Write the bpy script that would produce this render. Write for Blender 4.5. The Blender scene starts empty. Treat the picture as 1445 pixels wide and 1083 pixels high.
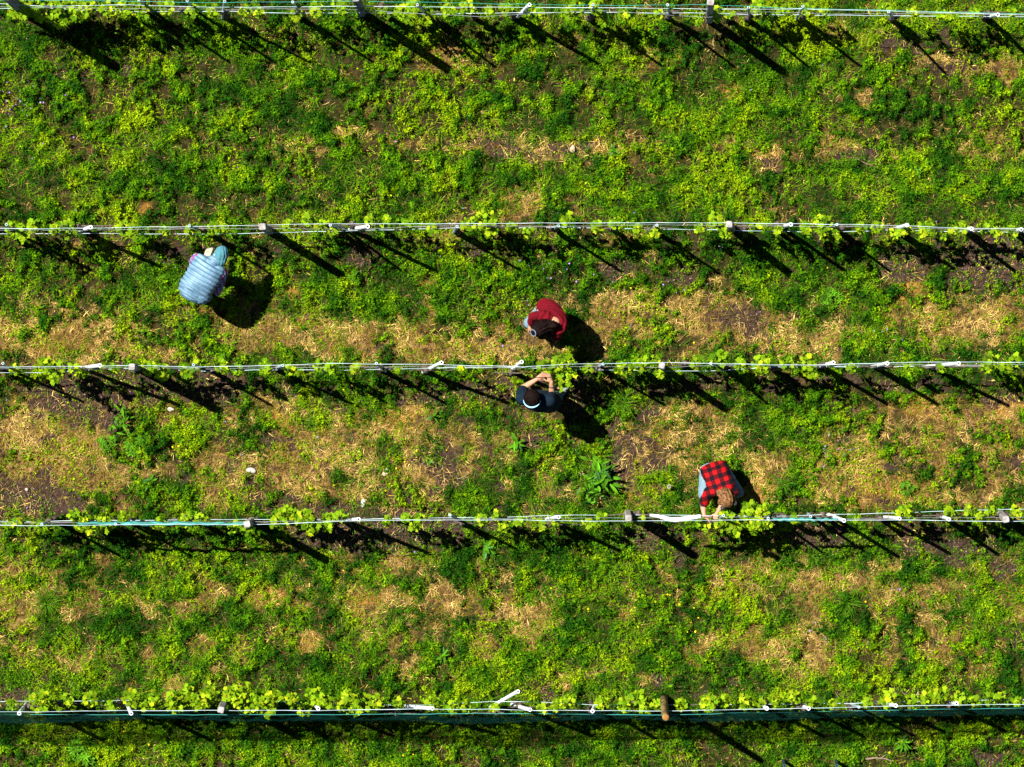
import bpy, math, random
import numpy as np
from mathutils import Vector, Matrix

# ------------------------------------------------------------------ camera, light, exposure
S = bpy.context.scene
COL = S.collection
H = 42.0                       # height of the drone above the ground
WID = 13.4                     # metres of ground across the picture
PPM = 1445.0 / WID             # photograph pixels per metre at ground level
CX, CY = 722.5, 541.5

cam_d = bpy.data.cameras.new("camera")
cam_d.sensor_width = 36.0
cam_d.lens = 36.0 * H / WID
cam_d.clip_end = 500.0
cam = bpy.data.objects.new("camera", cam_d)
cam.location = (0, 0, H)
COL.objects.link(cam)
S.camera = cam

SUN_EL = math.radians(59.0)
SHX, SHY = math.cos(math.radians(-31.5)), math.sin(math.radians(-31.5))   # where shadows fall
W = bpy.data.worlds.new("World"); S.world = W; W.use_nodes = True
nt = W.node_tree
bg = nt.nodes["Background"]
sky = nt.nodes.new("ShaderNodeTexSky"); sky.sky_type = 'NISHITA'; sky.sun_disc = False
sky.air_density = 0.4; sky.dust_density = 0.1; sky.altitude = 2500
sky.sun_elevation = SUN_EL
sky.sun_rotation = math.atan2(-SHX, -SHY) % (2 * math.pi)
nt.links.new(sky.outputs[0], bg.inputs[0]); bg.inputs[1].default_value = 0.05
sun_d = bpy.data.lights.new("sun", 'SUN'); sun_d.energy = 5.0; sun_d.angle = math.radians(0.53)
sun_d.color = (1.0, 0.93, 0.80)
sun = bpy.data.objects.new("sun", sun_d); COL.objects.link(sun)
sdir = Vector((SHX * math.cos(SUN_EL), SHY * math.cos(SUN_EL), -math.sin(SUN_EL)))
sun.rotation_euler = sdir.to_track_quat('-Z', 'Y').to_euler()
sun.location = (-10, 6, 20)
S.view_settings.view_transform = 'Standard'; S.view_settings.look = 'None'
S.view_settings.gamma = 1.0; S.view_settings.exposure = 1.5
S.render.engine = 'CYCLES'
S.cycles.max_bounces = 4; S.cycles.diffuse_bounces = 1; S.cycles.transmission_bounces = 2
S.cycles.transparent_max_bounces = 6

rng = np.random.default_rng(7)
random.seed(7)

def G(px, py, z=0.0):
    """A point of the place at height z, from where it shows in the photograph."""
    k = (H - z) / H / PPM
    return Vector(((px - CX) * k, (CY - py) * k, z))

# ------------------------------------------------------------------ noise
def vnoise(x, y, cell, seed):
    r = np.random.default_rng(seed)
    n = 512
    g = r.random((n, n)).astype(np.float32)
    u = np.asarray(x) / cell + 1000.3; v = np.asarray(y) / cell + 1000.7
    i = np.floor(u).astype(np.int64); j = np.floor(v).astype(np.int64)
    f = u - i; h = v - j
    f = f * f * (3 - 2 * f); h = h * h * (3 - 2 * h)
    i0, i1, j0, j1 = i % n, (i + 1) % n, j % n, (j + 1) % n
    return (g[i0, j0] * (1 - f) * (1 - h) + g[i1, j0] * f * (1 - h) + g[i0, j1] * (1 - f) * h + g[i1, j1] * f * h)

def fbm(x, y, cell, seed, octv=4):
    a, t, s = 1.0, 0.0, 0.0
    for k in range(octv):
        s = s + a * vnoise(x, y, cell / 2 ** k, seed + 17 * k); t += a; a *= 0.55
    return s / t

def sstep(a, b, x):
    t = np.clip((x - a) / (b - a), 0, 1)
    return t * t * (3 - 2 * t)

# ------------------------------------------------------------------ materials
def mat(name, col, rough=0.75, noise=None, trans=0.0, spec=0.25, bump=None, attr=None, metallic=0.0):
    """noise = (scale, second colour, stretch); attr = colour attribute that multiplies nothing but IS the colour."""
    m = bpy.data.materials.new(name); m.use_nodes = True
    t = m.node_tree; p = t.nodes["Principled BSDF"]; out = t.nodes["Material Output"]
    p.inputs["Roughness"].default_value = rough
    p.inputs["Specular IOR Level"].default_value = spec
    p.inputs["Metallic"].default_value = metallic
    src = None
    if attr:
        a = t.nodes.new("ShaderNodeAttribute"); a.attribute_name = attr; src = a.outputs["Color"]
    elif noise:
        tc = t.nodes.new("ShaderNodeTexCoord"); mp = t.nodes.new("ShaderNodeMapping")
        mp.inputs["Scale"].default_value = noise[2] if len(noise) > 2 else (1, 1, 1)
        n = t.nodes.new("ShaderNodeTexNoise"); n.inputs["Scale"].default_value = noise[0]; n.inputs["Detail"].default_value = 5
        mx = t.nodes.new("ShaderNodeMix"); mx.data_type = 'RGBA'
        rp = t.nodes.new("ShaderNodeMapRange"); rp.inputs[1].default_value = .35; rp.inputs[2].default_value = .65
        t.links.new(tc.outputs["Object"], mp.inputs[0]); t.links.new(mp.outputs[0], n.inputs["Vector"])
        t.links.new(n.outputs["Fac"], rp.inputs[0]); t.links.new(rp.outputs[0], mx.inputs[0])
        mx.inputs[6].default_value = (*col, 1); mx.inputs[7].default_value = (*noise[1], 1)
        src = mx.outputs[2]
        if bump:
            b = t.nodes.new("ShaderNodeBump"); b.inputs["Strength"].default_value = bump[0]; b.inputs["Distance"].default_value = bump[1]
            t.links.new(n.outputs["Fac"], b.inputs["Height"]); t.links.new(b.outputs[0], p.inputs["Normal"])
    if src: t.links.new(src, p.inputs["Base Color"])
    else: p.inputs["Base Color"].default_value = (*col, 1)
    if trans > 0:
        tr = t.nodes.new("ShaderNodeBsdfTranslucent"); ms = t.nodes.new("ShaderNodeMixShader"); ms.inputs[0].default_value = trans
        if src: t.links.new(src, tr.inputs[0])
        else: tr.inputs[0].default_value = (*col, 1)
        t.links.new(p.outputs[0], ms.inputs[1]); t.links.new(tr.outputs[0], ms.inputs[2]); t.links.new(ms.outputs[0], out.inputs[0])
    return m

M = {}
M['leaf'] = mat('clover_leaf', (0, 0, 0), .75, trans=.08, attr='tint', spec=.05)
M['straw'] = mat('straw', (0, 0, 0), .8, attr='tint', spec=.06)
M['vine_leaf'] = mat('vine_leaf', (0, 0, 0), .7, trans=.3, attr='tint', spec=.08)
M['bark'] = mat('vine_bark', (.035, .026, .02), .95, (30, (.11, .085, .07), (1, 1, .25)), bump=(.8, .01))
M['shoot'] = mat('green_shoot', (.12, .2, .02), .6, (40, (.2, .22, .04)))
M['wood'] = mat('weathered_wood', (.17, .16, .16), .9, (18, (.32, .31, .31), (1, 1, .12)), bump=(.6, .006))
M['wood_dark'] = mat('dark_weathered_wood', (.06, .06, .065), .9, (18, (.2, .2, .21), (1, 1, .12)), bump=(.6, .006))
M['golden'] = mat('golden_log', (.11, .07, .02), .85, (14, (.26, .18, .07), (1, 1, .2)), bump=(.6, .008))
M['cut_end'] = mat('orange_cut_end', (.26, .12, .025), .85, (60, (.14, .06, .015)))
M['steel'] = mat('galvanised_steel', (.20, .29, .36), .45, (25, (.34, .44, .5)), spec=.5)
M['white'] = mat('white_plastic', (.74, .79, .82), .4, (12, (.58, .66, .72)), spec=.5)
M['pipe_in'] = mat('pipe_inside', (.03, .035, .04), .8)
M['wire_white'] = mat('white_wire', (.48, .62, .70), .4, (3, (.22, .32, .38)), spec=.5)
M['wire_grey'] = mat('grey_wire', (.2, .22, .24), .5, (3, (.1, .12, .13)), spec=.5)
M['wire_teal'] = mat('teal_cord', (.02, .2, .17), .5, (3, (.03, .3, .28)), spec=.4)

# ------------------------------------------------------------------ mesh helpers
def tag(o, label=None, cat=None, group=None, kind=None):
    if label: o['label'] = label
    if cat: o['category'] = cat
    if group: o['group'] = group
    if kind: o['kind'] = kind
    return o

def empty(name, loc):
    o = bpy.data.objects.new(name, None); o.empty_display_size = .1; o.location = loc; COL.objects.link(o)
    return o

def link(name, me, m, parent=None):
    o = bpy.data.objects.new(name, me); COL.objects.link(o)
    for q in (m if isinstance(m, (list, tuple)) else [m]): me.materials.append(q)
    if parent is not None:
        o.parent = parent
        o.matrix_parent_inverse = Matrix.Translation(parent.location).inverted() if parent.type == 'EMPTY' else Matrix.Identity(4)
    return o

class MB:
    def __init__(s): s.v, s.f, s.mi, s.col = [], [], [], []
    def add(s, vs, fs, mi=0, col=None):
        o = len(s.v); s.v += [tuple(q) for q in vs]
        for f in fs: s.f.append([o + i for i in f]); s.mi.append(mi); s.col.append(col)
    def mesh(s, name, smooth=True):
        me = bpy.data.meshes.new(name); me.from_pydata(s.v, [], s.f)
        me.polygons.foreach_set('material_index', s.mi)
        me.polygons.foreach_set('use_smooth', [smooth] * len(s.f))
        if s.col and s.col[0] is not None:
            a = me.attributes.new('tint', 'FLOAT_COLOR', 'FACE')
            a.data.foreach_set('color', np.array([(*c, 1.0) for c in s.col], np.float32).ravel())
        me.update(); return me
    def build(s, name, m, parent=None, smooth=True): return link(name, s.mesh(name, smooth), m, parent)
    def tube(s, pts, rad, n=8, mi=0, cap=True, jit=0.0, seed=0):
        pts = [Vector(p) for p in pts]
        rad = rad if isinstance(rad, (list, tuple)) else [rad] * len(pts)
        R = random.Random(seed); base = len(s.v); prev = None
        for i, p in enumerate(pts):
            d = (pts[min(i + 1, len(pts) - 1)] - pts[max(i - 1, 0)])
            d = d.normalized() if d.length > 1e-9 else Vector((0, 0, 1))
            if prev is None: u = d.orthogonal().normalized()
            else:
                u = prev - d * prev.dot(d)
                u = u.normalized() if u.length > 1e-6 else d.orthogonal().normalized()
            prev = u; w = d.cross(u)
            for k in range(n):
                a = 2 * math.pi * k / n; r = rad[i] * (1 + jit * (R.random() - .5))
                s.v.append(tuple(p + (u * math.cos(a) + w * math.sin(a)) * r))
        for i in range(len(pts) - 1):
            for k in range(n):
                a = base + i * n + k; b = base + i * n + (k + 1) % n
                s.f.append([a, b, b + n, a + n]); s.mi.append(mi); s.col.append(None)
        if cap:
            s.f.append([base + k for k in range(n)][::-1]); s.mi.append(mi); s.col.append(None)
            e = base + (len(pts) - 1) * n
            s.f.append([e + k for k in range(n)]); s.mi.append(mi); s.col.append(None)

# ------------------------------------------------------------------ where the ground is green, dry or bare (photo pixels)
DRY = [(480,190,30,14,.9),(580,200,30,9,.8),(405,207,22,8,.6),(700,215,60,12,.55),(790,212,60,14,.6),(1080,215,30,18,1),(1195,208,60,16,1),(1210,135,14,20,.8),
 (1235,180,20,22,.6),(1400,205,45,14,.7),(725,295,55,20,.6),(390,465,45,28,1),(510,462,60,16,1.1),(450,490,60,20,.7),(90,485,60,32,.8),(10,470,18,22,.7),
 (215,500,50,12,.5),(895,445,55,24,1),(990,440,40,26,.9),(1050,450,50,30,1),(1125,465,40,26,.8),(1330,450,60,22,.9),(1405,450,50,25,1),(700,495,70,18,.7),(600,490,60,20,.6),
 (565,590,26,22,1),(100,632,20,14,1.2),(60,662,75,24,1),(155,668,60,22,.9),(30,612,40,18,.8),(430,655,85,36,.8),(560,665,70,45,.6),(650,640,60,42,.6),(900,650,60,55,.7),
 (955,600,45,34,.7),(1072,680,24,32,1),(1200,672,45,22,.8),(1255,695,55,22,.9),(1312,642,20,16,.7),(1300,572,45,15,1),(1410,575,40,15,.9),(860,615,40,20,.5),
 (290,840,30,20,.8),(375,848,32,18,.9),(430,912,28,18,1.1),(520,848,34,14,.9),(288,905,22,16,1),(630,855,20,16,.8),(745,875,40,30,.7),(1035,905,38,14,1),(1080,915,26,12,.9),
 (1340,832,30,15,.8),(1150,905,40,25,.7),(1260,830,26,14,.6),(1200,820,60,10,.4),(100,935,25,14,.7),(250,960,16,22,.8),(70,870,40,18,.5),(900,860,30,20,.4),(1150,830,60,20,.5),
 (30,845,25,15,.5),(690,905,30,16,.5),(205,865,40,12,.5),(790,985,20,20,.5),(920,965,35,18,.6),(1180,970,40,14,.6),(1020,200,20,10,.4),(930,80,28,12,.7),(790,70,40,15,.5),(650,95,30,10,.6),
 (1190,45,30,14,.6),(1400,95,60,14,.6),(1310,85,30,14,.5),(600,80,30,10,.7),(20,590,30,20,.6),(1180,600,30,20,.4),(480,620,60,20,.5),(370,580,40,20,.5),(1420,640,20,30,.3),
 (655,340,50,14,.7),(600,350,40,14,.5),(900,345,60,12,.7),(500,395,26,12,.4),(130,350,30,14,.4),(300,690,20,18,.8),(320,760,60,20,.4),(560,790,30,14,.5),(1090,790,60,20,.4),(500,830,20,10,.8)]
SOIL = [(110,562,48,26,1.1),(865,378,26,14,1.1),(962,388,16,12,.8),(1270,378,26,20,1.0),(1395,378,55,32,1.1),(1052,455,22,16,.8),(40,702,36,22,1.1),(90,715,22,14,.8),(580,742,36,16,1.0),
 (690,738,20,14,.8),(250,368,16,9,.9),(510,372,20,16,.8),(670,357,12,12,.9),(962,787,12,9,1),(790,355,12,10,.5),(1240,700,30,10,.4),(520,745,60,22,.8),(660,770,60,14,.3),
 (910,640,40,30,.5),(870,655,26,30,.7),(700,215,40,10,.7),(790,210,40,9,.7),(1215,222,30,10,.8),(1090,225,20,10,.6),(640,660,40,20,.5),(1040,440,40,14,.5),(1150,760,60,16,.7),(1340,780,70,16,.7),
 (1420,800,20,14,.9),(800,860,12,8,.3),(930,965,18,10,.8),(775,985,16,10,.7),(980,980,14,12,.7),(1030,965,5,6,1.3),(1180,985,20,10,.6),(1390,1070,14,14,.9),(20,985,30,10,.9),(1270,975,22,10,.6),
 (445,420,60,4,.2),(180,90,16,7,.9),(1290,60,60,14,.5),(1330,100,40,12,.4),(80,40,50,14,.3),(1120,430,20,16,.4),(820,560,40,16,.6),(330,545,80,16,.5),(230,545,60,14,.5),(650,560,70,12,.5),(960,545,60,12,.5),
 (1250,545,120,10,.5),(900,760,40,18,.7),(470,760,50,16,.6),(20,800,10,10,.3),(1420,560,30,12,.5),(730,690,40,14,.3)]
ORANGE = [(1030,127,10,18,1),(1283,412,14,20,1),(565,590,22,18,.8),(420,415,14,10,1),(380,848,24,18,.6),(1240,690,50,16,.6),(1300,572,40,14,.8),(1420,570,30,10,.8),(395,600,14,16,.9),(1070,690,20,26,.6),
 (430,912,18,12,.6),(75,480,50,20,.2),(1210,60,20,12,.4),(1085,215,20,12,.5),(520,848,20,10,.8),(212,300,7,10,1),(150,298,6,8,1),(610,75,20,10,.5),(885,330,50,8,.4),(610,400,12,8,.8),(290,440,16,14,.6)]
LUSH = [(470,425,60,22,1),(580,262,110,35,.7),(300,250,120,40,.2),(680,425,60,22,.8),(200,400,30,18,.9),(50,395,40,25,.7),(845,675,24,26,.8),(195,630,40,25,.9),(840,640,45,22,1),(660,700,50,18,.9),
 (250,695,60,20,.8),(1140,580,60,30,.8),(880,565,28,18,.9),(1000,690,60,30,.6),(690,770,60,50,.7),(450,870,60,30,.5),(330,870,40,30,.4),(180,880,70,30,.5),(900,900,70,50,.8),(760,930,60,40,.7),
 (120,950,90,20,.5),(480,950,90,30,.5),(1250,960,120,25,.6),(1180,850,30,20,.6),(1380,850,30,25,.6),(900,780,60,30,.6),(840,780,40,30,.6),(130,770,70,30,.5),(330,800,60,20,.5),(1320,790,80,20,.4),
 (950,300,70,20,.3),(850,380,30,30,.2),(790,360,50,18,.8),(1200,420,50,16,.7),(1100,420,40,16,.5),(1300,410,30,20,.3),(750,255,40,20,.6),(1060,150,60,40,.6),(1000,150,60,40,.4),(540,560,30,14,.9),(1070,370,30,18,.6),
 (1180,380,30,18,.7),(540,390,30,14,.4),(600,390,60,18,.5),(700,390,50,20,.6),(500,1050,300,20,.5),(200,1050,200,20,.5),(1000,1040,300,16,.4),(60,45,60,20,.6),(240,60,60,20,.6),(720,60,60,20,.4),(880,60,60,20,.5)]

GX0, GX1, GY0, GY1, GR = -8.6, 8.6, -6.8, 6.8, 0.02
gx = np.arange(GX0, GX1 + GR, GR); gy = np.arange(GY0, GY1 + GR, GR)
XX, YY = np.meshgrid(gx, gy, indexing='ij')
WX = XX + .22 * (fbm(XX, YY, .35, 3) - .5) * 2; WY = YY + .22 * (fbm(XX, YY, .35, 31) - .5) * 2

def blobs(lst, grow=1.0):
    f = np.zeros_like(XX)
    for (px, py, rx, ry, s) in lst:
        x = (px - CX) / PPM; y = (CY - py) / PPM
        f += s * np.exp(-(((WX - x) / (rx * grow / PPM)) ** 2 + ((WY - y) / (ry * grow / PPM)) ** 2))
    return f
PY = CY - YY * PPM; PX = XX * PPM + CX
detail = fbm(XX, YY, .30, 5, 5); fine = fbm(XX, YY, .10, 9, 3); broad = fbm(XX, YY, 1.3, 11, 3)
# the lower middle alley was mown hardest; the top alley is the greenest
region = 0.10 * np.exp(-((PY - 207) / 16) ** 2) + 0.38 * sstep(395, 440, PY) * (1 - sstep(500, 520, PY)) + 0.50 * sstep(540, 580, PY) * (1 - sstep(705, 740, PY)) * (.6 + .6 * (broad)) + .42 * sstep(760, 800, PY) * (.5 + broad) * (1 - sstep(930, 985, PY))
rowstrip = sum(np.exp(-((PY - q) / 22.0) ** 2) for q in (335, 545, 752))
DRYF = blobs([(a, b, c, d, e * (1.25 if b > 780 or b < 310 else 1.0)) for a, b, c, d, e in DRY], 1.1) * (.2 + 1.5 * detail) + region + (detail - .55) * 1.0 + (broad - .5) * .35 - blobs(LUSH) * .75
ISL = sstep(.52, .66, fbm(XX, YY, .26, 719, 4))
DRYF = sstep(.17, .98, DRYF - .55 * ISL + 1.15 * (fine - .5) + .35 * (vnoise(XX, YY, .05, 13) - .5) + .10)
SOILF = blobs(SOIL, 1.12) * (.65 + .95 * fbm(XX, YY, .2, 77, 4)) + .30 * rowstrip * broad + .35 * sstep(.5, .7, fbm(XX, YY, .28, 611, 4)) * sstep(540, 580, PY) * (1 - sstep(715, 745, PY)) + (fbm(XX, YY, .13, 91, 4) - .54) * 1.5 - .35 * blobs(LUSH)
SOILF = sstep(.22, .5, SOILF * 1.15)
ORF = np.clip(blobs(ORANGE) * (.3 + 1.3 * detail), 0, 1)
LUSHF = np.clip(blobs(LUSH), 0, 1.2)
GRASSY = sstep(.42, .62, fbm(XX, YY, .9, 123, 3) + .25 * LUSHF * (vnoise(XX, YY, .8, 5) > .35) + .12 * sstep(740, 800, PY) + .1 * sstep(215, 240, PY) * (1 - sstep(300, 320, PY)) - .06)
MOUND = sstep(.38, .61, .52 * fbm(XX, YY, .105, 201, 3) + .48 * fbm(XX, YY, .25, 211, 3))
CANOPY = (.010 + .13 * MOUND + .05 * LUSHF) * (1 - .65 * DRYF) * (1 - .8 * SOILF)

CGX, CGY = np.gradient(CANOPY, GR)

def look(F, x, y):
    i = np.clip(((x - GX0) / GR).astype(int), 0, F.shape[0] - 1); j = np.clip(((y - GY0) / GR).astype(int), 0, F.shape[1] - 1)
    return F[i, j]

def gz(x, y):
    return .03 * (fbm(x, y, .6, 41, 3) - .5) + .022 * (fbm(x, y, .09, 42, 3) - .5)

# ground: one sheet, fine where the picture looks, coarse out to the horizon
def axis(a, b, step, far):
    inn = np.arange(a, b + step / 2, step); out = []
    d, p = step, b
    while p < far: d *= 1.35; p += d; out.append(p)
    out = np.array(out)
    lo = a - (out - b)
    return np.concatenate([lo[::-1], inn, out])
ax = axis(-8.2, 8.2, .022, 160); ay = axis(-6.4, 6.4, .022, 160)
AX, AY = np.meshgrid(ax, ay, indexing='ij')
fade = np.exp(-np.clip(np.maximum(np.abs(AX) - 8.2, np.abs(AY) - 6.4), 0, None) / 2)
AZ = gz(AX, AY) * fade
nx, ny = AX.shape
v = np.stack([AX, AY, AZ], -1).reshape(-1, 3).astype(np.float32)
idx = np.arange(nx * ny).reshape(nx, ny)
q = np.stack([idx[:-1, :-1], idx[1:, :-1], idx[1:, 1:], idx[:-1, 1:]], -1).reshape(-1, 4)

def mass(name, v, q, tint, m, kind, smooth=False, dom='FACE'):
    me = bpy.data.meshes.new(name)
    me.vertices.add(len(v)); me.vertices.foreach_set('co', v.astype(np.float32).ravel())
    me.loops.add(q.size); me.loops.foreach_set('vertex_index', q.astype(np.int32).ravel())
    me.polygons.add(len(q)); me.polygons.foreach_set('loop_start', np.arange(0, q.size, q.shape[1], dtype=np.int32))
    me.polygons.foreach_set('use_smooth', np.full(len(q), smooth))
    me.update(calc_edges=True)
    for nm, t in tint.items():
        if t.ndim == 2:
            a = me.attributes.new(nm, 'FLOAT_COLOR', dom)
            a.data.foreach_set('color', np.concatenate([t, np.ones((len(t), 1))], 1).astype(np.float32).ravel())
        else:
            a = me.attributes.new(nm, 'FLOAT', dom); a.data.foreach_set('value', t.astype(np.float32))
    o = link(name, me, m); o['kind'] = kind
    return o

def ground_material():
    m = bpy.data.materials.new('soil_and_litter'); m.use_nodes = True; t = m.node_tree; p = t.nodes["Principled BSDF"]
    p.inputs["Roughness"].default_value = .95; p.inputs["Specular IOR Level"].default_value = .1
    def at(n):
        a = t.nodes.new("ShaderNodeAttribute"); a.attribute_name = n; return a.outputs["Fac"]
    tc = t.nodes.new("ShaderNodeTexCoord")
    def noise(s, d=6):
        n = t.nodes.new("ShaderNodeTexNoise"); n.inputs["Scale"].default_value = s; n.inputs["Detail"].default_value = d
        t.links.new(tc.outputs["Object"], n.inputs["Vector"]); return n.outputs["Fac"]
    def mix(f, a, b):
        x = t.nodes.new("ShaderNodeMix"); x.data_type = 'RGBA'
        t.links.new(f, x.inputs[0])
        for s, i in ((a, 6), (b, 7)):
            if isinstance(s, tuple): x.inputs[i].default_value = (*s, 1)
            else: t.links.new(s, x.inputs[i])
        return x.outputs[2]
    def rng_(f, a, b):
        x = t.nodes.new("ShaderNodeMapRange"); x.inputs[1].default_value = a; x.inputs[2].default_value = b; t.links.new(f, x.inputs[0]); return x.outputs[0]
    soil = mix(rng_(noise(22), .35, .7), (.012, .007, .006), (.055, .034, .025))
    dry = mix(rng_(noise(13), .4, .6), (.028, .015, .006), mix(rng_(noise(34), .3, .7), (.08, .045, .014), (.32, .20, .07)))
    turf = mix(rng_(noise(14), .35, .65), (.005, .006, .0015), (.036, .027, .007))
    c = mix(at('dry'), turf, dry); c = mix(at('orange'), c, mix(noise(25), (.2, .09, .015), (.33, .17, .04))); c = mix(at('soil'), c, soil)
    t.links.new(c, p.inputs["Base Color"])
    b = t.nodes.new("ShaderNodeBump"); b.inputs["Strength"].default_value = .7; b.inputs["Distance"].default_value = .02
    t.links.new(noise(45), b.inputs["Height"]); t.links.new(b.outputs[0], p.inputs["Normal"])
    return m
inb = (fade > .999).reshape(-1)
gd = mass('ground', v, q, {'dry': np.where(inb, look(DRYF, v[:, 0], v[:, 1]), .4), 'soil': np.where(inb, look(SOILF, v[:, 0], v[:, 1]), .0),
                           'orange': np.where(inb, look(ORF, v[:, 0], v[:, 1]), 0)}, ground_material(), 'structure', True, 'POINT')
gd['label'] = 'vineyard ground with bare soil and turf between the rows'

# ------------------------------------------------------------------ ground cover (stuff)
def rot_basis(n, tilt, r, g=None):
    """n random leaf frames: u along, w across, both tilted up to `tilt`."""
    th = r.random(n) * 2 * np.pi; ph = r.random(n) * 2 * np.pi; ti = tilt * np.sqrt(r.random(n))
    nrm = np.stack([np.sin(ti) * np.cos(ph), np.sin(ti) * np.sin(ph), np.cos(ti)], -1)
    if g is not None:
        nrm = nrm + g; nrm /= np.linalg.norm(nrm, axis=-1, keepdims=True)
    a = np.stack([np.cos(th), np.sin(th), np.zeros(n)], -1)
    u = a - nrm * (a * nrm).sum(-1, keepdims=True); u /= np.linalg.norm(u, axis=-1, keepdims=True)
    return u, np.cross(nrm, u)

def pick(n, dens, r):
    x = r.uniform(GX0 + .3, GX1 - .3, n); y = r.uniform(GY0 + .3, GY1 - .3, n)
    k = r.random(n) < look(dens, x, y)
    return x[k], y[k]

def greens(x, y, r, dryf):
    n = len(x)
    base = fbm(x, y, .8, 61, 3); b2 = .5 * fbm(x, y, .10, 62, 3) + .5 * fbm(x, y, .26, 63, 2)
    k = np.clip((base - .5) * .9 + .40 + (b2 - .5) * 2.9 + .35 * dryf, 0, 1)[:, None]
    deep = np.array([.008, .046, .0008]); mid = np.array([.054, .144, .0007]); yel = np.array([.150, .235, .0014])
    c = np.where(k < .5, deep + (mid - deep) * (k / .5), mid + (yel - mid) * ((k - .5) / .5))
    return c * np.exp(np.clip(r.normal(0, .45, n), -1.2, .45))[:, None]

# clover and other small broad leaves
def clover(n):
    r = np.random.default_rng(101)
    dens = np.clip((1 - .86 * DRYF) * (1 - .9 * SOILF) * (.02 + .78 * MOUND + .2 * LUSHF) * (1 - .5 * GRASSY), 0, 1)
    x, y = pick(n, dens, r); n = len(x)
    cz = look(CANOPY, x, y)
    z = gz(x, y) + cz * (.35 + .65 * r.random(n) ** .6) + .004
    u, w = rot_basis(n, .9, r, np.stack([-look(CGX, x, y), -look(CGY, x, y), np.zeros(n)], -1) * .9)
    L = (.008 + .011 * r.random(n) ** 1.5)[:, None]; Wd = L * (.62 + .3 * r.random(n))[:, None]
    c = np.stack([x, y, z], -1)
    vs = np.stack([c - u * L, c + w * Wd - u * L * .1, c + u * L, c - w * Wd - u * L * .1], 1)
    col = greens(x, y, r, look(DRYF, x, y))
    o = mass('clover', vs.reshape(-1, 3), np.arange(4 * n).reshape(n, 4), {'tint': col}, M['leaf'], 'stuff')
    tag(o, 'low green clover and small leaved weeds carpeting the alleys', 'ground cover')

def blades(name, n, dens, lo, hi, wd, lift, colf, m, label, cat, seed, flat=False):
    r = np.random.default_rng(seed)
    x, y = pick(n, dens, r); n = len(x)
    # blades lean away from the tuft they belong to
    cellx = vnoise(x, y, .16, seed + 1); celly = vnoise(x, y, .16, seed + 2)
    th = r.random(n) * 2 * np.pi if flat else np.arctan2(celly - .5, cellx - .5) + r.normal(0, 1.1, n)
    if flat: th = fbm(x, y, .5, seed + 3, 2) * 14 + r.normal(0, .8, n)
    L = lo + (hi - lo) * r.random(n) ** 1.5
    d = np.stack([np.cos(th), np.sin(th), np.zeros(n)], -1); s = np.stack([-np.sin(th), np.cos(th), np.zeros(n)], -1)
    up = np.array([0, 0, 1.0])
    cz = look(CANOPY, x, y)
    c = np.stack([x, y, gz(x, y) + (.004 + .03 * r.random(n) if flat else cz * .25)], -1)
    e1 = (lift * (.4 + .6 * r.random(n)))[:, None]
    w = (wd * (.6 + .7 * r.random(n)))[:, None]; L = L[:, None]
    bend = r.normal(0, .25, n)[:, None]
    p1 = c + d * L * .55 + up * L * e1 + s * L * bend * .15; p2 = c + d * L + up * L * e1 * (.9 if not flat else .3) + s * L * bend * .5
    roll = (r.normal(0, .5, n))[:, None]; sw = s * np.cos(roll) + up * np.sin(roll)
    vs = np.stack([c - sw * w * .7, c + sw * w * .7, p1 + sw * w, p1 - sw * w, p2 + sw * w * .25, p2 - sw * w * .25], 1)
    b = np.arange(n)[:, None] * 6
    qs = np.concatenate([b + np.array([0, 1, 2, 3]), b + np.array([3, 2, 4, 5])], 1).reshape(-1, 4)
    col = np.repeat(colf(x, y, r), 2, 0)
    o = mass(name, vs.reshape(-1, 3), qs, {'tint': col}, m, 'stuff')
    tag(o, label, cat)

def grass_col(x, y, r):
    c = greens(x, y, r, look(DRYF, x, y)); return c * np.array([.85, 1.0, 1.2])
def straw_col(x, y, r):
    n = len(x); k = r.random(n)[:, None]; o = look(ORF, x, y)[:, None]
    pale = sstep(.38, .66, fbm(x, y, .22, 808, 3))[:, None]; k = np.clip(k ** 1.6 * (.35 + 1.0 * pale) + .25 * (pale - .4), 0, 1.1); c = np.array([.075, .042, .012]) * (1 - k) + np.array([.60, .41, .13]) * k
    return (c * (1 - .5 * o) + np.array([.33, .17, .03]) * .5 * o) * np.exp(r.normal(0, .35, n))[:, None]
def olive_col(x, y, r):
    n = len(x); k = r.random(n)[:, None]
    return (np.array([.10, .115, .003]) * (1 - k) + np.array([.30, .215, .018]) * k) * np.exp(r.normal(0, .25, n))[:, None]

clover(2900000)
blades('grass', 800000, np.clip((1 - .8 * DRYF) * (1 - .85 * SOILF) * (.18 + .82 * GRASSY) * (.38 + .62 * MOUND), 0, 1), .04, .14, .0028, .55, grass_col, M['leaf'],
       'green grass blades growing between the vine rows', 'grass', 301)
blades('yellowing_grass', 480000, np.clip((.07 + .6 * sstep(.1, .6, DRYF)) * (.5 + .5 * MOUND) * (1 - .8 * SOILF), 0, 1), .03, .11, .0024, .35, olive_col, M['leaf'],
       'yellowing thin grass at the edges of the dry patches', 'grass', 401)
blades('dry_straw', 900000, np.clip(.045 + .95 * DRYF * (.25 + .9 * sstep(.35, .65, fbm(XX, YY, .12, 333, 3))) * (1 - .75 * SOILF) + .03 * SOILF, 0, 1), .02, .11, .0019, .14, straw_col, M['straw'],
       'dry cut straw lying in the tan patches', 'straw', 501, flat=True)

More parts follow.
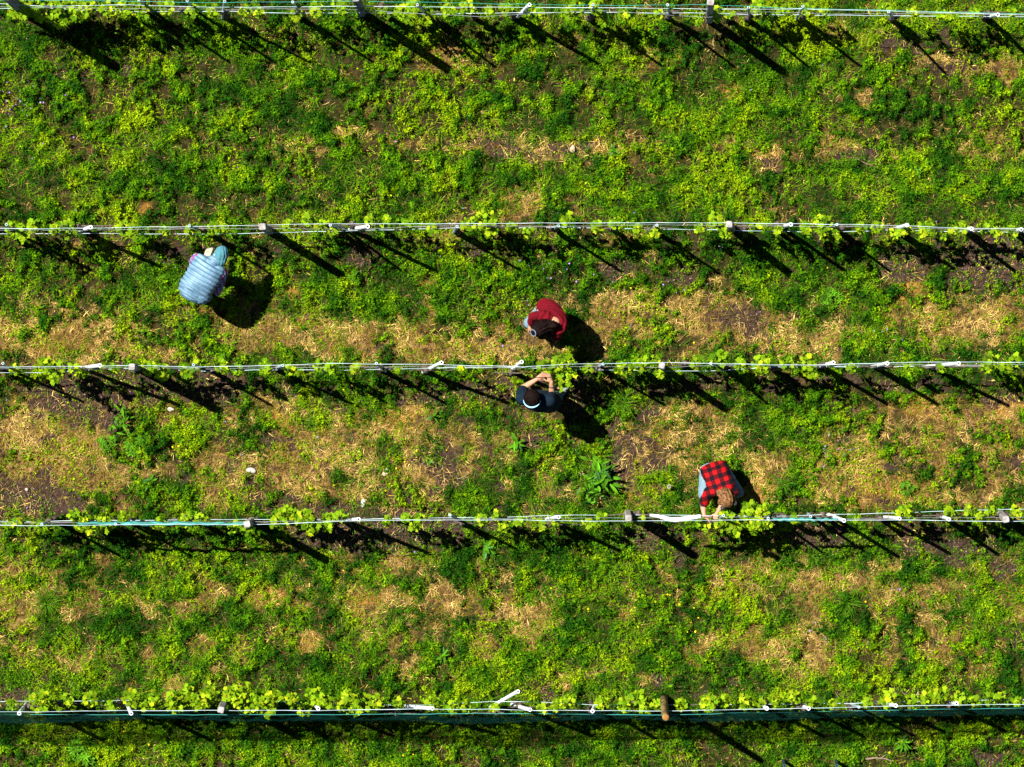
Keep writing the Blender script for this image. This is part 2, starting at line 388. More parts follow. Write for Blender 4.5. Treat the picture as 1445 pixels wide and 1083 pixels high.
# ------------------------------------------------------------------ the trellis rows
ROWN = ['topmost row', 'second row from the top', 'middle row', 'second row from the bottom', 'bottom row']
GLINE = [28, 326, 519, 727, 985]          # where each row meets the ground, photo pixels at height 0
ORD = ['first', 'second', 'third', 'fourth', 'fifth', 'sixth', 'seventh', 'eighth', 'ninth', 'tenth', 'eleventh', 'twelfth', 'thirteenth', 'fourteenth', 'fifteenth', 'sixteenth']

# posts: top pixel, base pixel, height, width
POSTS = [[((9, -6), (38, 20), 2.2, .105), ((502, -3), (511, 20), 2.2, .10), ((1003, 3), (1000.5, 29), 2.2, .09)],
         [((370, 320), (381, 327), 1.85, .085), ((1029, 317), (1033, 323), 1.85, .085)],
         [((186, 518), (194, 520), 1.85, .085), ((934, 516), (934, 518), 1.85, .08)],
         [((349, 740), (356, 735), 1.85, .085), ((887, 732), (886, 724), 1.85, .085), ((1420, 733), (1411, 725), 1.85, .085)],
         [((312, 1002), (319, 985), 1.85, .085)]]
for r, ps in enumerate(POSTS):
    for i, (t, b, h, w) in enumerate(ps):
        mb = MB(); B = G(*b, -.05); T = G(*t, h); d = (T - B)
        yaw = random.uniform(-.25, .25); u = Vector((math.cos(yaw), math.sin(yaw), 0)); q = Vector((-math.sin(yaw), math.cos(yaw), 0))
        rings = []; W2 = w / 2
        for f, k in ((0, 1.05), (.25, 1.0), (.5, 1.02), (.75, .98), (.992, 1.0), (1.0, .86)):
            c = B + d * f; c += Vector((random.uniform(-.004, .004), random.uniform(-.004, .004), 0))
            ring = []
            for (sx, sy) in ((-1, -.7), (-.7, -1), (.7, -1), (1, -.7), (1, .7), (.7, 1), (-.7, 1), (-1, .7)):
                ring.append(c + (u * sx + q * sy) * W2 * k)
            rings.append(ring)
        vs = [p for ring in rings for p in ring]; fs = []
        for a in range(len(rings) - 1):
            for k in range(8): fs.append([a * 8 + k, a * 8 + (k + 1) % 8, a * 8 + 8 + (k + 1) % 8, a * 8 + 8 + k])
        fs.append([(len(rings) - 1) * 8 + k for k in range(8)])
        root = empty('wooden_post', B)
        mb.add(vs, fs); mb.build('post_shaft', M['wood_dark'] if r == 0 and i < 2 else M['wood'], root, smooth=False)
        for zz in (.42, .88):                       # wire staples
            sb = MB(); c = B + d * zz + q * (-W2 * 1.02); sb.tube([c - u * .014, c - u * .014 - q * .012, c + u * .014 - q * .012, c + u * .014], .003, 5)
            sb.build('staple', M['wire_grey'], root)
        tag(root, f"weathered grey wooden post, {ORD[i]} post from the left in the {ROWN[r]}" if len(ps) > 1 else
            "squared weathered grey wooden post among vine leaves, left part of the bottom row", 'post', 'wooden trellis posts')

# the golden log post of the bottom row
B = G(936, 984, -.05); T = G(940, 1013, 2.75)
root = empty('log_post', B); mb = MB(); d = T - B
pts = [B + d * f + Vector((random.uniform(-.01, .01), 0, 0)) for f in (0, .2, .4, .6, .8, .985, 1)]
mb.tube(pts, [.052, .049, .047, .045, .044, .042, .038], 14, jit=.08, seed=4); mb.build('log', M['golden'], root)
c = MB(); c.tube([T, T + Vector((0, 0, .004))], [.036, .034], 14); c.build('cut_end', M['cut_end'], root)
tag(root, 'round golden bark log post with orange cut end in the bottom row', 'post')

def pipe(mb, base, top, r, wall=.5, bend=None):
    """An open topped hollow pipe."""
    ax_ = (top - base).normalized(); inner = top - ax_ * .12
    pts = [base] + ([bend] if bend else []) + [top, top, inner]
    mb.tube(pts[:-2], r, 12, cap=False)
    u = ax_.orthogonal().normalized(); w = ax_.cross(u); ring = []
    for rr, p in ((r, top), (r * (1 - wall), top), (r * (1 - wall), inner)):
        ring.append([p + (u * math.cos(2 * math.pi * k / 12) + w * math.sin(2 * math.pi * k / 12)) * rr for k in range(12)])
    vs = ring[0] + ring[1]; mb.add(vs, [[k, (k + 1) % 12, 12 + (k + 1) % 12, 12 + k] for k in range(12)], 0)
    vs = ring[1] + ring[2]; mb.add(vs, [[k, (k + 1) % 12, 12 + (k + 1) % 12, 12 + k] for k in range(12)] + [[12 + k for k in range(12)]], 1)

# stakes: top pixel, base pixel, white?, height
STAKES = [[((196, 0), (208, 12), 0, 1.9), ((264, 1), (273, 14), 0, 1.9), ((317, 2), (314, 27), 0, 1.9), ((413, 3), (426, 25), 0, 1.9), ((589, 7), (607, 26), 0, 1.9),
           ((747, 7), (730, 25), 1, 1.9), ((837, 7), (835, 26), 0, 1.9), ((942, 7), (945, 26), 0, 1.9), ((1056, 11), (1058, 28), 0, 1.9), ((1133, 9), (1123, 29), 0, 1.9),
           ((1254, 17), (1262, 29), 0, 1.9), ((1408, 21), (1393, 24), 1, 1.9)],
          [((9, 317), (14, 325), 0, 1.6), ((128, 321), (112, 326), 1, 1.55), ((267, 319), (286, 325), 0, 1.75), ((466, 318), (486, 323), 0, 1.7), ((519, 320), (492, 324), 1, 1.7), ((645, 320), (640, 329), 0, 1.7),
           ((788, 319), (780, 323), 0, 1.7), ((927, 318), (921, 323), 0, 1.75), ((1116, 317), (1101, 321), 1, 1.7), ((1181, 317), (1174, 323), 0, 1.7), ((1280, 318), (1257, 325), 1, 1.6),
           ((1371, 323), (1356, 325), 1, 1.6), ((1441, 324), (1428, 328), 1, 1.6)],
          [((4, 513), (12, 522), 0, 1.6), ((141, 516), (114, 520), 1, 1.7), ((273, 515), (292, 521), 0, 1.7), ((399, 516), (385, 521), 0, 1.7), ((531, 513), (545, 525), 0, 1.7),
           ((623, 512), (596, 526), 1, 1.7), ((736, 511), (720, 525), 1, 1.7), ((851, 514), (842, 520), 0, 1.7), ((1003, 513), (1019, 517), 0, 1.7), ((1176, 512), (1159, 517), 1, 1.7),
           ((1252, 513), (1230, 518), 1, 1.7), ((1353, 513), (1306, 518), 1, 1.75)],
          [((59, 740), (75, 735), 0, 1.7), ((163, 740), (179, 736), 0, 1.7), ((506, 733), (487, 735), 1, 1.7), ((635, 727), (653, 737), 0, 1.75), ((788, 730), (771, 733), 1, 1.7),
           ((1021, 728), (1012, 734), 0, 1.7), ((1084, 732), (1086, 726), 0, 1.7), ((1144, 729), (1140, 725), 0, 1.7), ((1191, 735), (1168, 726), 1, 1.75), ((1269, 732), (1247, 730), 1, 1.7), ((1339, 733), (1326, 728), 1, 1.7)],
          [((27, 1007), (38, 993), 1, 1.75), ((185, 1007), (178, 990), 1, 1.75), ((449, 1000), (443, 993), 1, 1.75), ((610, 1000), (554, 996), 1, 1.7), ((731, 976), (691, 999), 1, 1.35),
           ((748, 1002), (721, 994), 1, 1.7), ((836, 1004), (841, 993), 1, 1.75), ((1082, 1000), (1072, 992), 1, 1.75), ((1141, 1000), (1129, 995), 1, 1.75), ((1212, 998), (1199, 993), 0, 1.75),
           ((1264, 996), (1242, 992), 1, 1.75), ((1350, 993), (1334, 993), 1, 1.75)]]
STK_X = []
for r, ss in enumerate(STAKES):
    row_x = []
    for i, (t, b, wh, h) in enumerate(ss):
        B = G(*b, -.04); T = G(*t, h)
        root = empty('vine_stake', B); mb = MB(); pipe(mb, B, T, .025 if wh else .018)
        o = mb.build('pipe', [M['white'] if wh else M['steel'], M['pipe_in']], root)
        d = T - B; cb = MB(); c = B + d * .45; cb.tube([c - d.normalized() * .012, c + d.normalized() * .012], .031 if wh else .023, 10); cb.build('tie', M['wire_grey'], root)
        lean = abs(t[0] - b[0]) + abs(t[1] - b[1])
        tag(root, f"{'strongly slanting' if lean > 30 else 'leaning'} {'white' if wh else 'grey'} stake, {ORD[i]} stake from the left in the {ROWN[r]}", 'stake', 'pipe stakes along the vine rows')
        row_x.append((b[0], b[1]))
    STK_X.append(row_x)

# bent white pipe hanging in the wires beside the plaid shirted person
mb = MB(); pts = [G(*p) for p in ((917, 727, 1.5), (928, 728.5, 1.5), (944, 733, 1.48), (952, 734, 1.47), (962, 733, 1.47), (989, 729, 1.5))]
mb.tube(pts, [.014, .022, .03, .031, .03, .03], 10)
tag(mb.build('bent_pipe', M['white']), 'bent white pipe lying in the wires beside the red plaid shirt', 'pipe')
M['peg'] = mat('dark_blue_peg', (.01, .04, .06), .5)
# tops of two dark stakes at the bottom edge
for px, w in ((1107, 'left'), (1181, 'right')):
    B = G(px - 1, 1073, -.04); root = empty('vine_stake', B); mb = MB(); pipe(mb, B, G(px, 1081, .8), .022)
    mb.build('pipe', [M['peg'], M['pipe_in']], root)
    tag(root, f"short dark blue stake at the lower picture edge, {w} of the two", 'stake', 'pipe stakes along the vine rows')

# wires: name, row, height, colour, thickness, the line they follow
WIRES = [(0, 1.75, 'white', .0048, [(-40, 3), (60, 9), (180, 7), (300, 11), (400, 10), (500, 9), (590, 10), (747, 11), (840, 11), (1000, 13), (1060, 13), (1133, 13), (1254, 16), (1408, 20), (1490, 21)], 'upper white wire'),
 (0, 1.0, 'white', .0052, [(-40, 12), (60, 12), (190, 17), (320, 16), (400, 19), (510, 18), (600, 20), (730, 18), (840, 18), (1000, 19), (1090, 21), (1200, 22), (1300, 23), (1440, 24), (1490, 25)], 'lower white wire'),
 (0, 1.3, 'grey', .004, [(-40, 9), (200, 13), (420, 13), (510, 14), (600, 20), (680, 24), (840, 15), (1000, 25), (1060, 17), (1200, 20), (1330, 19), (1440, 22), (1490, 23)], 'sagging grey wire'),
 (0, 2.0, 'teal', .004, [(-40, 0), (100, 1), (300, 4), (505, 2), (720, 6), (860, 8), (1000, 7), (1090, 11), (1260, 15), (1440, 20), (1490, 20)], 'teal cord'),
 (1, 1.7, 'white', .0050, [(-40, 322), (60, 323), (120, 322), (265, 320), (370, 318), (466, 316), (640, 316), (790, 315), (925, 314.5), (1029, 315), (1110, 316), (1190, 317), (1280, 319), (1370, 323), (1490, 323)], 'upper white wire'),
 (1, .8, 'white', .0052, [(-40, 330), (40, 330), (190, 330), (290, 331), (370, 329), (460, 327), (640, 322), (790, 321), (925, 323.5), (1029, 325), (1110, 327), (1180, 328), (1250, 325), (1350, 327), (1490, 328)], 'lower white wire'),
 (1, 1.2, 'grey', .004, [(-40, 325), (120, 325), (280, 323), (380, 323), (500, 324), (640, 318), (790, 320), (925, 317), (1029, 319), (1190, 320), (1280, 322), (1490, 326)], 'middle grey wire'),
 (2, 1.7, 'white', .0050, [(-40, 518), (60, 518), (140, 517), (186, 516), (273, 518), (350, 517), (470, 513), (540, 514), (620, 515), (736, 518), (800, 514), (934, 512), (1000, 513), (1090, 515), (1175, 515), (1252, 512), (1340, 511), (1490, 512)], 'upper white wire'),
 (2, .8, 'white', .0052, [(-40, 526), (60, 526), (114, 523), (186, 520), (290, 524), (385, 522), (480, 523), (590, 520), (680, 519), (730, 519), (830, 522), (934, 524), (1000, 524), (1090, 518), (1230, 518), (1340, 516), (1490, 519)], 'lower white wire'),
 (2, 1.2, 'grey', .004, [(-40, 521), (140, 519), (186, 518), (273, 521), (400, 519), (540, 518), (620, 517), (736, 519.5), (850, 517), (934, 519), (1003, 516), (1175, 516), (1252, 515), (1350, 514), (1490, 515)], 'middle grey wire'),
 (3, 1.7, 'white', .0050, [(-40, 741), (60, 742), (165, 741), (230, 740), (345, 741), (430, 738), (505, 735), (635, 734), (720, 734), (787, 735), (887, 736), (950, 735), (1015, 734.5), (1084, 734), (1190, 734), (1268, 734), (1338, 735), (1420, 736), (1490, 736)], 'lower white wire'),
 (3, .8, 'white', .0052, [(-40, 736), (60, 737), (90, 735), (190, 735), (345, 733), (430, 733), (505, 733), (635, 731), (720, 730), (787, 727.5), (887, 727), (950, 727.5), (1015, 728), (1084, 729), (1190, 726), (1268, 724), (1338, 721), (1420, 719), (1490, 719)], 'upper white wire'),
 (3, 1.2, 'grey', .004, [(-40, 738), (90, 738), (190, 737), (345, 737), (505, 734), (635, 733), (787, 731), (887, 731), (1015, 730), (1084, 731), (1145, 733), (1268, 731), (1338, 731), (1490, 730)], 'middle grey wire'),
 (4, 1.75, 'white', .0050, [(-40, 1004), (27, 1005), (185, 1003), (312, 1003), (450, 1003), (560, 1001), (692, 1001), (760, 1003), (836, 1003), (940, 1004), (1080, 1001), (1212, 998), (1264, 996.5), (1350, 995), (1490, 994)], 'lower white wire'),
 (4, .8, 'white', .0050, [(-40, 990), (27, 990), (178, 989), (312, 987), (395, 990), (443, 994), (554, 995), (620, 995), (692, 990), (760, 991), (836, 995), (940, 995), (1080, 994), (1199, 993), (1242, 991), (1334, 990), (1400, 988), (1490, 987)], 'upper white wire'),
 (4, 1.55, 'teal', .005, [(-40, 1009), (185, 1009), (450, 1009), (692, 1007), (940, 1009), (1212, 1003), (1490, 999)], 'teal cord of the netting')]
for r, z, c, rad, ln, nm in WIRES:
    pts = []; R = random.Random(int(z * 100) + r)
    for (x0, y0), (x1, y1) in zip(ln[:-1], ln[1:]):
        nn = max(2, int((x1 - x0) / 22))
        for k in range(nn):
            f = k / nn; sag = 4 * f * (1 - f)
            pts.append(G(x0 + (x1 - x0) * f, y0 + (y1 - y0) * f + R.uniform(-.45, .45), z - .03 * sag + R.uniform(-.006, .006)))
    pts.append(G(*ln[-1], z))
    mb = MB(); mb.tube(pts, [rad * .72 * random.uniform(.75, 1.15) for _ in pts], 6)
    tag(mb.build('trellis_wire', M['wire_' + c]), f"{nm} strung along the {ROWN[r]}" if 'teal' not in nm else f"thin {nm} strung along the {ROWN[r]}", 'wire', 'wires strung along the vine rows')

# netting: a curtain on the outer side of the bottom row, rolled bundles in the row above
def net_material(name, dens):
    m = bpy.data.materials.new(name); m.use_nodes = True; t = m.node_tree; p = t.nodes["Principled BSDF"]; out = t.nodes["Material Output"]
    p.inputs["Base Color"].default_value = (.0008, .022, .020, 1); p.inputs["Roughness"].default_value = .8; p.inputs["Specular IOR Level"].default_value = .04
    tr = t.nodes.new("ShaderNodeBsdfTransparent"); mx = t.nodes.new("ShaderNodeMixShader")
    tc = t.nodes.new("ShaderNodeTexCoord"); mp = t.nodes.new("ShaderNodeMapping"); mp.inputs["Scale"].default_value = (1.0, 1, 5)
    n = t.nodes.new("ShaderNodeTexNoise"); n.inputs["Scale"].default_value = 3; n.inputs["Detail"].default_value = 4
    r_ = t.nodes.new("ShaderNodeMapRange"); r_.inputs[1].default_value = .3; r_.inputs[2].default_value = .7; r_.inputs[3].default_value = dens - .42; r_.inputs[4].default_value = min(dens + .25, .97)
    t.links.new(tc.outputs["Object"], mp.inputs[0]); t.links.new(mp.outputs[0], n.inputs["Vector"]); t.links.new(n.outputs["Fac"], r_.inputs[0])
    t.links.new(r_.outputs[0], mx.inputs[0]); t.links.new(tr.outputs[0], mx.inputs[1]); t.links.new(p.outputs[0], mx.inputs[2]); t.links.new(mx.outputs[0], out.inputs[0])
    return m
M['net'] = net_material('teal_netting', .72)
NETX = [(-60, 0, 1000, 1000), ]
def netline(px):   # ground line of the curtain in photo pixels
    return np.interp(px, [-60, 180, 400, 700, 950, 1200, 1500], [999, 997, 998, 999, 998, 993, 988])
mb = MB(); nx_, nz_ = 420, 9; vs = []
for i in range(nx_ + 1):
    px = -60 + 1565 * i / nx_
    top = 1.50 + .10 * math.sin(px * .013) + .05 * math.sin(px * .041)
    for k in range(nz_ + 1):
        f = k / nz_; z = .30 + .1 * math.sin(px * .021 + 1) + (top - .35) * f
        p = G(px, netline(px), 0); wob = .035 * (1 - f) * math.sin(px * .03 + 1.3) + .008 * math.sin(px * .31 + f * 5) + .02 * math.sin(f * 9 + px * .02)
        vs.append(Vector((p.x + .02 * math.sin(f * 7 + px * .2), p.y - .03 + wob, z)))
fs = [[i * (nz_ + 1) + k, (i + 1) * (nz_ + 1) + k, (i + 1) * (nz_ + 1) + k + 1, i * (nz_ + 1) + k + 1] for i in range(nx_) for k in range(nz_)]
mb.add(vs, fs)
tag(mb.build('bird_netting', M['net']), 'dark teal bird netting hanging along the outer side of the bottom row', 'netting')
M['roll'] = mat('rolled_net', (.008, .09, .08), .6, (60, (.05, .26, .25), (.15, 1, 1)), bump=(.6, .008))
for a, b, y0, y1, rad, lab in ((110, 348, 739, 739.5, .024, 'left end'), (1086, 1182, 733.5, 733.5, .024, 'right part')):
    mb = MB(); pts = []; rr = []
    for k in range(40):
        f = k / 39; pts.append(G(a + (b - a) * f, y0 + (y1 - y0) * f + .8 * math.sin(k * 1.3), 1.35 + .01 * math.sin(k))); rr.append(rad * (.35 + .65 * math.sin(math.pi * min(max(f, .03), .97)) ** .4) * random.uniform(.8, 1.2))
    mb.tube(pts, rr, 8, jit=.3)
    tag(mb.build('rolled_netting', M['roll']), f"rolled teal netting tied to the wires, {lab} of the second row from the bottom", 'netting')

# ------------------------------------------------------------------ grapevines
CL = ["25,10,20 60,8,28 85,16,26 110,18,15 120,5,18 155,12,15 185,5,18 205,17,10 235,10,12 270,18,10 300,14,10 345,16,8 365,18,8 415,22,10 445,14,12 480,8,14 540,24,9 565,18,9 575,28,9 582,10,16 600,25,12 632,15,11 660,10,12 690,20,10 715,12,10 760,22,9 800,18,9 815,10,11 845,8,13 850,30,9 880,20,8 930,22,9 985,30,9 1010,20,12 1028,22,9 1070,8,11 1086,16,14 1110,12,9 1142,14,11 1162,18,7 1248,12,9 1290,16,7 1330,20,9 1345,24,8 1370,20,9 1382,14,7 1428,18,7",
 "20,325,14 30,332,12 45,318,9 92,318,12 97,330,10 75,325,8 175,325,13 188,331,9 232,326,7 300,324,11 312,320,10 265,325,6 405,318,9 435,306,10 450,318,10 470,328,7 520,311,9 545,310,10 572,316,9 610,322,7 662,315,12 685,308,17 690,322,14 720,320,7 745,330,8 800,306,10 845,318,10 870,313,10 900,324,7 925,328,10 1010,308,12 1025,328,12 990,322,7 1075,322,8 1100,328,8 1140,325,11 1160,316,16 1165,331,12 1180,336,7 1215,322,8 1240,320,10 1265,330,10 1280,328,9 1310,322,14 1330,335,7 1345,326,9 1360,321,9 1390,321,9 1405,329,8 1430,326,8",
 "20,522,8 60,515,12 80,525,14 75,535,8 105,520,9 115,528,8 160,522,8 210,518,12 230,525,14 262,525,11 280,510,8 312,515,11 332,521,9 375,520,11 410,524,8 450,515,9 465,519,11 500,521,7 560,523,7 650,522,6 770,520,14 785,515,13 800,526,14 795,541,13 805,510,10 830,522,9 880,522,14 900,520,12 925,508,9 930,528,9 905,512,12 985,512,10 1015,505,14 1045,515,9 1075,512,14 1078,521,11 1110,512,10 1140,512,12 1145,528,10 1200,520,7 1285,518,8 1330,520,7 1400,506,12 1430,506,12 1395,520,9 1420,521,9",
 "20,738,9 50,742,7 110,735,16 125,742,14 145,735,10 105,725,10 172,730,9 150,746,10 225,737,7 260,735,10 282,735,10 330,748,10 347,750,9 385,738,8 405,722,14 430,730,15 440,745,14 465,728,11 480,725,10 395,722,8 460,745,9 548,735,9 572,731,7 585,742,9 592,730,7 680,735,9 700,728,9 712,745,11 735,740,9 760,740,11 782,735,9 830,738,9 850,730,7 905,736,7 992,742,9 1025,735,16 1035,748,13 1015,745,9 1060,722,18 1070,735,14 1065,745,13 1085,740,8 1077,720,11 1120,735,7 1210,730,7 1275,722,14 1287,730,8 1340,722,9 1370,718,11 1380,728,9 1400,722,9 1435,722,9",
 "15,992,8 55,992,16 62,985,13 95,985,9 125,985,12 155,995,8 185,985,14 197,995,11 215,985,12 245,990,17 265,980,15 285,990,15 300,972,12 325,978,14 332,968,9 350,965,6 345,995,17 362,990,14 375,1000,16 385,985,13 410,985,12 445,980,15 430,1003,12 457,990,13 490,990,18 510,990,15 530,988,12 502,1000,11 560,988,8 610,990,12 640,995,11 655,995,9 700,996,7 765,1002,9 785,995,10 800,990,11 850,990,11 880,995,11 900,985,14 912,1000,11 925,995,9 960,995,10 1000,992,14 1022,990,11 1050,990,12 1070,995,9 1095,985,11 1120,981,11 1147,990,8 1175,990,7 1225,988,8 1256,983,14 1287,985,9 1310,985,12 1330,980,12 1352,985,11 1375,990,9 1397,983,9 1412,982,8 1438,988,8"]
CL = [[tuple(float(q) for q in c.split(',')) for c in row.split()] for row in CL]
OUT = []          # a lobed grape leaf, tip along +x, stalk at the origin
for a, rr in ((200, .48), (232, .86), (262, .70), (292, 1.0), (325, .72), (0, 1.15), (35, .72), (68, 1.0), (98, .70), (128, .86), (160, .48)):
    OUT.append((rr * math.cos(math.radians(a)), rr * math.sin(math.radians(a))))
vr = np.random.default_rng(55)
def leaf_into(mb, c, size, tilt, warm):
    th = vr.uniform(0, 6.283); ph = vr.uniform(0, 6.283); ti = tilt * math.sqrt(vr.random())
    n = Vector((math.sin(ti) * math.cos(ph), math.sin(ti) * math.sin(ph), math.cos(ti)))
    u = Vector((math.cos(th), math.sin(th), 0)); u = (u - n * u.dot(n)).normalized(); w = n.cross(u)
    k = min(max(vr.normal(.42 + warm, .24), 0), 1)
    A, Bc, Cc = np.array([.055, .150, .0025]), np.array([.160, .285, .004]), np.array([.38, .44, .012])
    col = (A + (Bc - A) * (k / .5) if k < .5 else Bc + (Cc - Bc) * ((k - .5) / .5)) * math.exp(vr.normal(0, .18))
    fold = vr.uniform(-.05, .3)
    vs = [c] + [c + (u * x + w * y) * size + n * (abs(y) * fold - .18 * (x * x + y * y)) * size for x, y in OUT]
    mb.add(vs, [[0, 1 + k2, 1 + (k2 + 1) % len(OUT)] for k2 in range(len(OUT))], 0, tuple(col))

for r, row in enumerate(CL):
    bases = sorted(STK_X[r] + [(b[0] + (14 if r in (1, 3) else 22), b[1]) for (t, b, h, w) in POSTS[r] if all(abs(b[0] - q[0]) > 45 for q in STK_X[r])])
    if r == 0: bases += [(90, 21), (675, 26)]
    if r == 3: bases += [(272, 734), (420, 734), (570, 733), (700, 732)]
    if r == 4: bases += [(110, 988), (262, 988), (510, 990), (905, 990), (1000, 990), (1430, 989)]
    if r == 2: bases += [(785, 521), (910, 519), (1085, 518)]
    if r == 1: bases += [(860, 324), (705, 325)]
    bases = sorted(bases); own = {i: [] for i in range(len(bases))}
    for c in row:
        i = min(range(len(bases)), key=lambda k: abs(bases[k][0] - c[0])); own[i].append(c)
    for i, (bx, by) in enumerate(bases):
        B = G(bx + random.uniform(4, 9) * random.choice((-1, 1)), GLINE[r] * .35 + by * .65 + random.uniform(-1, 2), -.04)
        root = empty('grapevine', B); head = B + Vector((random.uniform(-.08, .08), random.uniform(-.04, .04), .78))
        mb = MB(); R = random.Random(r * 40 + i); pts = []; rr = []
        for k in range(9):
            f = k / 8; pts.append(B.lerp(head, f) + Vector((R.uniform(-.018, .018), R.uniform(-.018, .018), 0))); rr.append((.034 - .008 * f) * R.uniform(.85, 1.2))
        rr[-1] = .042; rr[-2] = .04
        pts.append(pts[-1] + Vector((R.uniform(-.03, .03), R.uniform(-.03, .03), .05))); rr.append(.022)
        mb.tube(pts, rr, 9, jit=.35, seed=i); mb.build('trunk', M['bark'], root)
        cl = own[i]
        # one fruiting cane bent along the wire to each side that carries leaves
        xs = [G(c[0], c[1], .8).x for c in cl]
        for side in (-1, 1):
            far = [x for x in xs if (x - head.x) * side > .05]
            end = (max(far, key=abs) if side > 0 else min(far)) if far else head.x + side * R.uniform(.1, .25)
            if side > 0 and far: end = max(far)
            cp = []
            for k in range(7):
                f = k / 6; cp.append(Vector((head.x + (end - head.x) * f, head.y + R.uniform(-.012, .012) * f, head.z + .07 * math.sin(f * 3.14) + R.uniform(-.01, .01))))
            cb = MB(); cb.tube(cp, [.012 - .006 * k / 6 for k in range(7)], 6, jit=.2); cb.build('cane', M['bark'], root)
        tot = 0
        for (px, py, rad) in cl:
            c0 = G(px, py, 1.0); rm = rad / PPM
            s0 = Vector((c0.x + R.uniform(-.05, .05), head.y + R.uniform(-.02, .02), .80)); zt = R.uniform(.92, 1.3) + (.22 if r == 4 else 0)
            s2 = G(px, py, zt); s1 = s0.lerp(s2, .5) + Vector((R.uniform(-.04, .04), R.uniform(-.03, .03), 0))
            sb = MB(); sb.tube([s0, s0.lerp(s1, .5), s1, s1.lerp(s2, .5), s2], [.006, .0055, .005, .004, .003], 6)
            sh = sb.build('shoot', M['shoot'], root)
            lb = MB(); n = int((12 + rad * rad * .16 + rad * .7) * (1.1 if r == 0 else 1.2 if r == 4 else .95)); tot += n
            for q_ in range(n):
                z = vr.uniform(.55, zt + .06); f = min(max((z - .8) / (zt - .8), 0), 1)
                ctr = s0.lerp(s2, f) * .4 + G(px, py, z) * .6; ctr.z = z
                a = vr.uniform(0, 6.283); q = rm * .85 * math.sqrt(vr.random())
                size = vr.uniform(.020, .047) * (1.0 if rad < 13 else 1.12) * (1 - .35 * max(0, (z - 1.25)))
                leaf_into(lb, ctr + Vector((math.cos(a) * q, math.sin(a) * q, 0)), size, .95, .18 * (z - 1.0))
            lo = lb.build('leaves', M['vine_leaf'], sh, smooth=False)
        nl = len(cl); area = sum(c[2] ** 2 for c in cl)
        look_ = 'almost bare grapevine' if nl == 0 else 'sparsely leaved grapevine' if area < 260 else 'leafy green grapevine' if area < 700 else 'bushy bright grapevine'
        tag(root, f"{look_}, {ORD[i] if i < 16 else 'last'} vine from the left in the {ROWN[r]}", 'grapevine', 'grapevines trained along the wires')

# ------------------------------------------------------------------ people
def vec(*a): return Vector(a)
def capsule(mb, a, ra, b, rb, n=12):
    a, b = Vector(a), Vector(b); d = (b - a).normalized(); pts = []; rr = []
    for k in range(4): t = math.pi / 2 * (1 - k / 4); pts.append(a - d * ra * math.sin(t)); rr.append(max(ra * math.cos(t), ra * .04))
    pts.append(a); rr.append(ra); pts.append(b); rr.append(rb)
    for k in range(1, 5): t = math.pi / 2 * k / 4; pts.append(b + d * rb * math.sin(t)); rr.append(max(rb * math.cos(t), rb * .04))
    mb.tube(pts, rr, n)
def chain(mb, pts, rad):
    for i in range(len(pts) - 1): capsule(mb, pts[i], rad[i], pts[i + 1], rad[i + 1])
def ellip(mb, c, ax, n=14):
    """ellipsoid with three half axis vectors"""
    c = Vector(c); ax = [Vector(q) for q in ax]; vs = []; fs = []; m = n // 2
    for i in range(m + 1):
        t = math.pi * i / m
        for k in range(n):
            a = 2 * math.pi * k / n; st = max(math.sin(t), .02)
            vs.append(c + ax[0] * st * math.cos(a) + ax[1] * st * math.sin(a) + ax[2] * math.cos(t))
    for i in range(m):
        for k in range(n): fs.append([i * n + k, i * n + (k + 1) % n, i * n + n + (k + 1) % n, i * n + n + k][::-1])
    fs.append([k for k in range(n)]); fs.append([m * n + k for k in range(n)][::-1])
    mb.add(vs, fs)
def loft(mb, rings, n=20, close=.5):
    """rings: (centre, half width vector, half depth vector); rounded caps"""
    rg = [(Vector(c), Vector(w), Vector(d)) for c, w, d in rings]
    e0 = rg[0][0] + (rg[0][0] - rg[1][0]).normalized() * rg[0][2].length * close * .5; e1 = rg[-1][0] + (rg[-1][0] - rg[-2][0]).normalized() * rg[-1][2].length * close * .5
    rg = [(e0, rg[0][1] * .55, rg[0][2] * .55)] + rg + [(e1, rg[-1][1] * .55, rg[-1][2] * .55)]
    vs = []
    for c, w, d in rg:
        for k in range(n):
            a = 2 * math.pi * k / n; vs.append(c + w * math.cos(a) + d * math.sin(a))
    fs = [[i * n + k, i * n + (k + 1) % n, i * n + n + (k + 1) % n, i * n + n + k] for i in range(len(rg) - 1) for k in range(n)]
    fs += [[k for k in range(n)][::-1], [(len(rg) - 1) * n + k for k in range(n)]]
    mb.add(vs, fs)

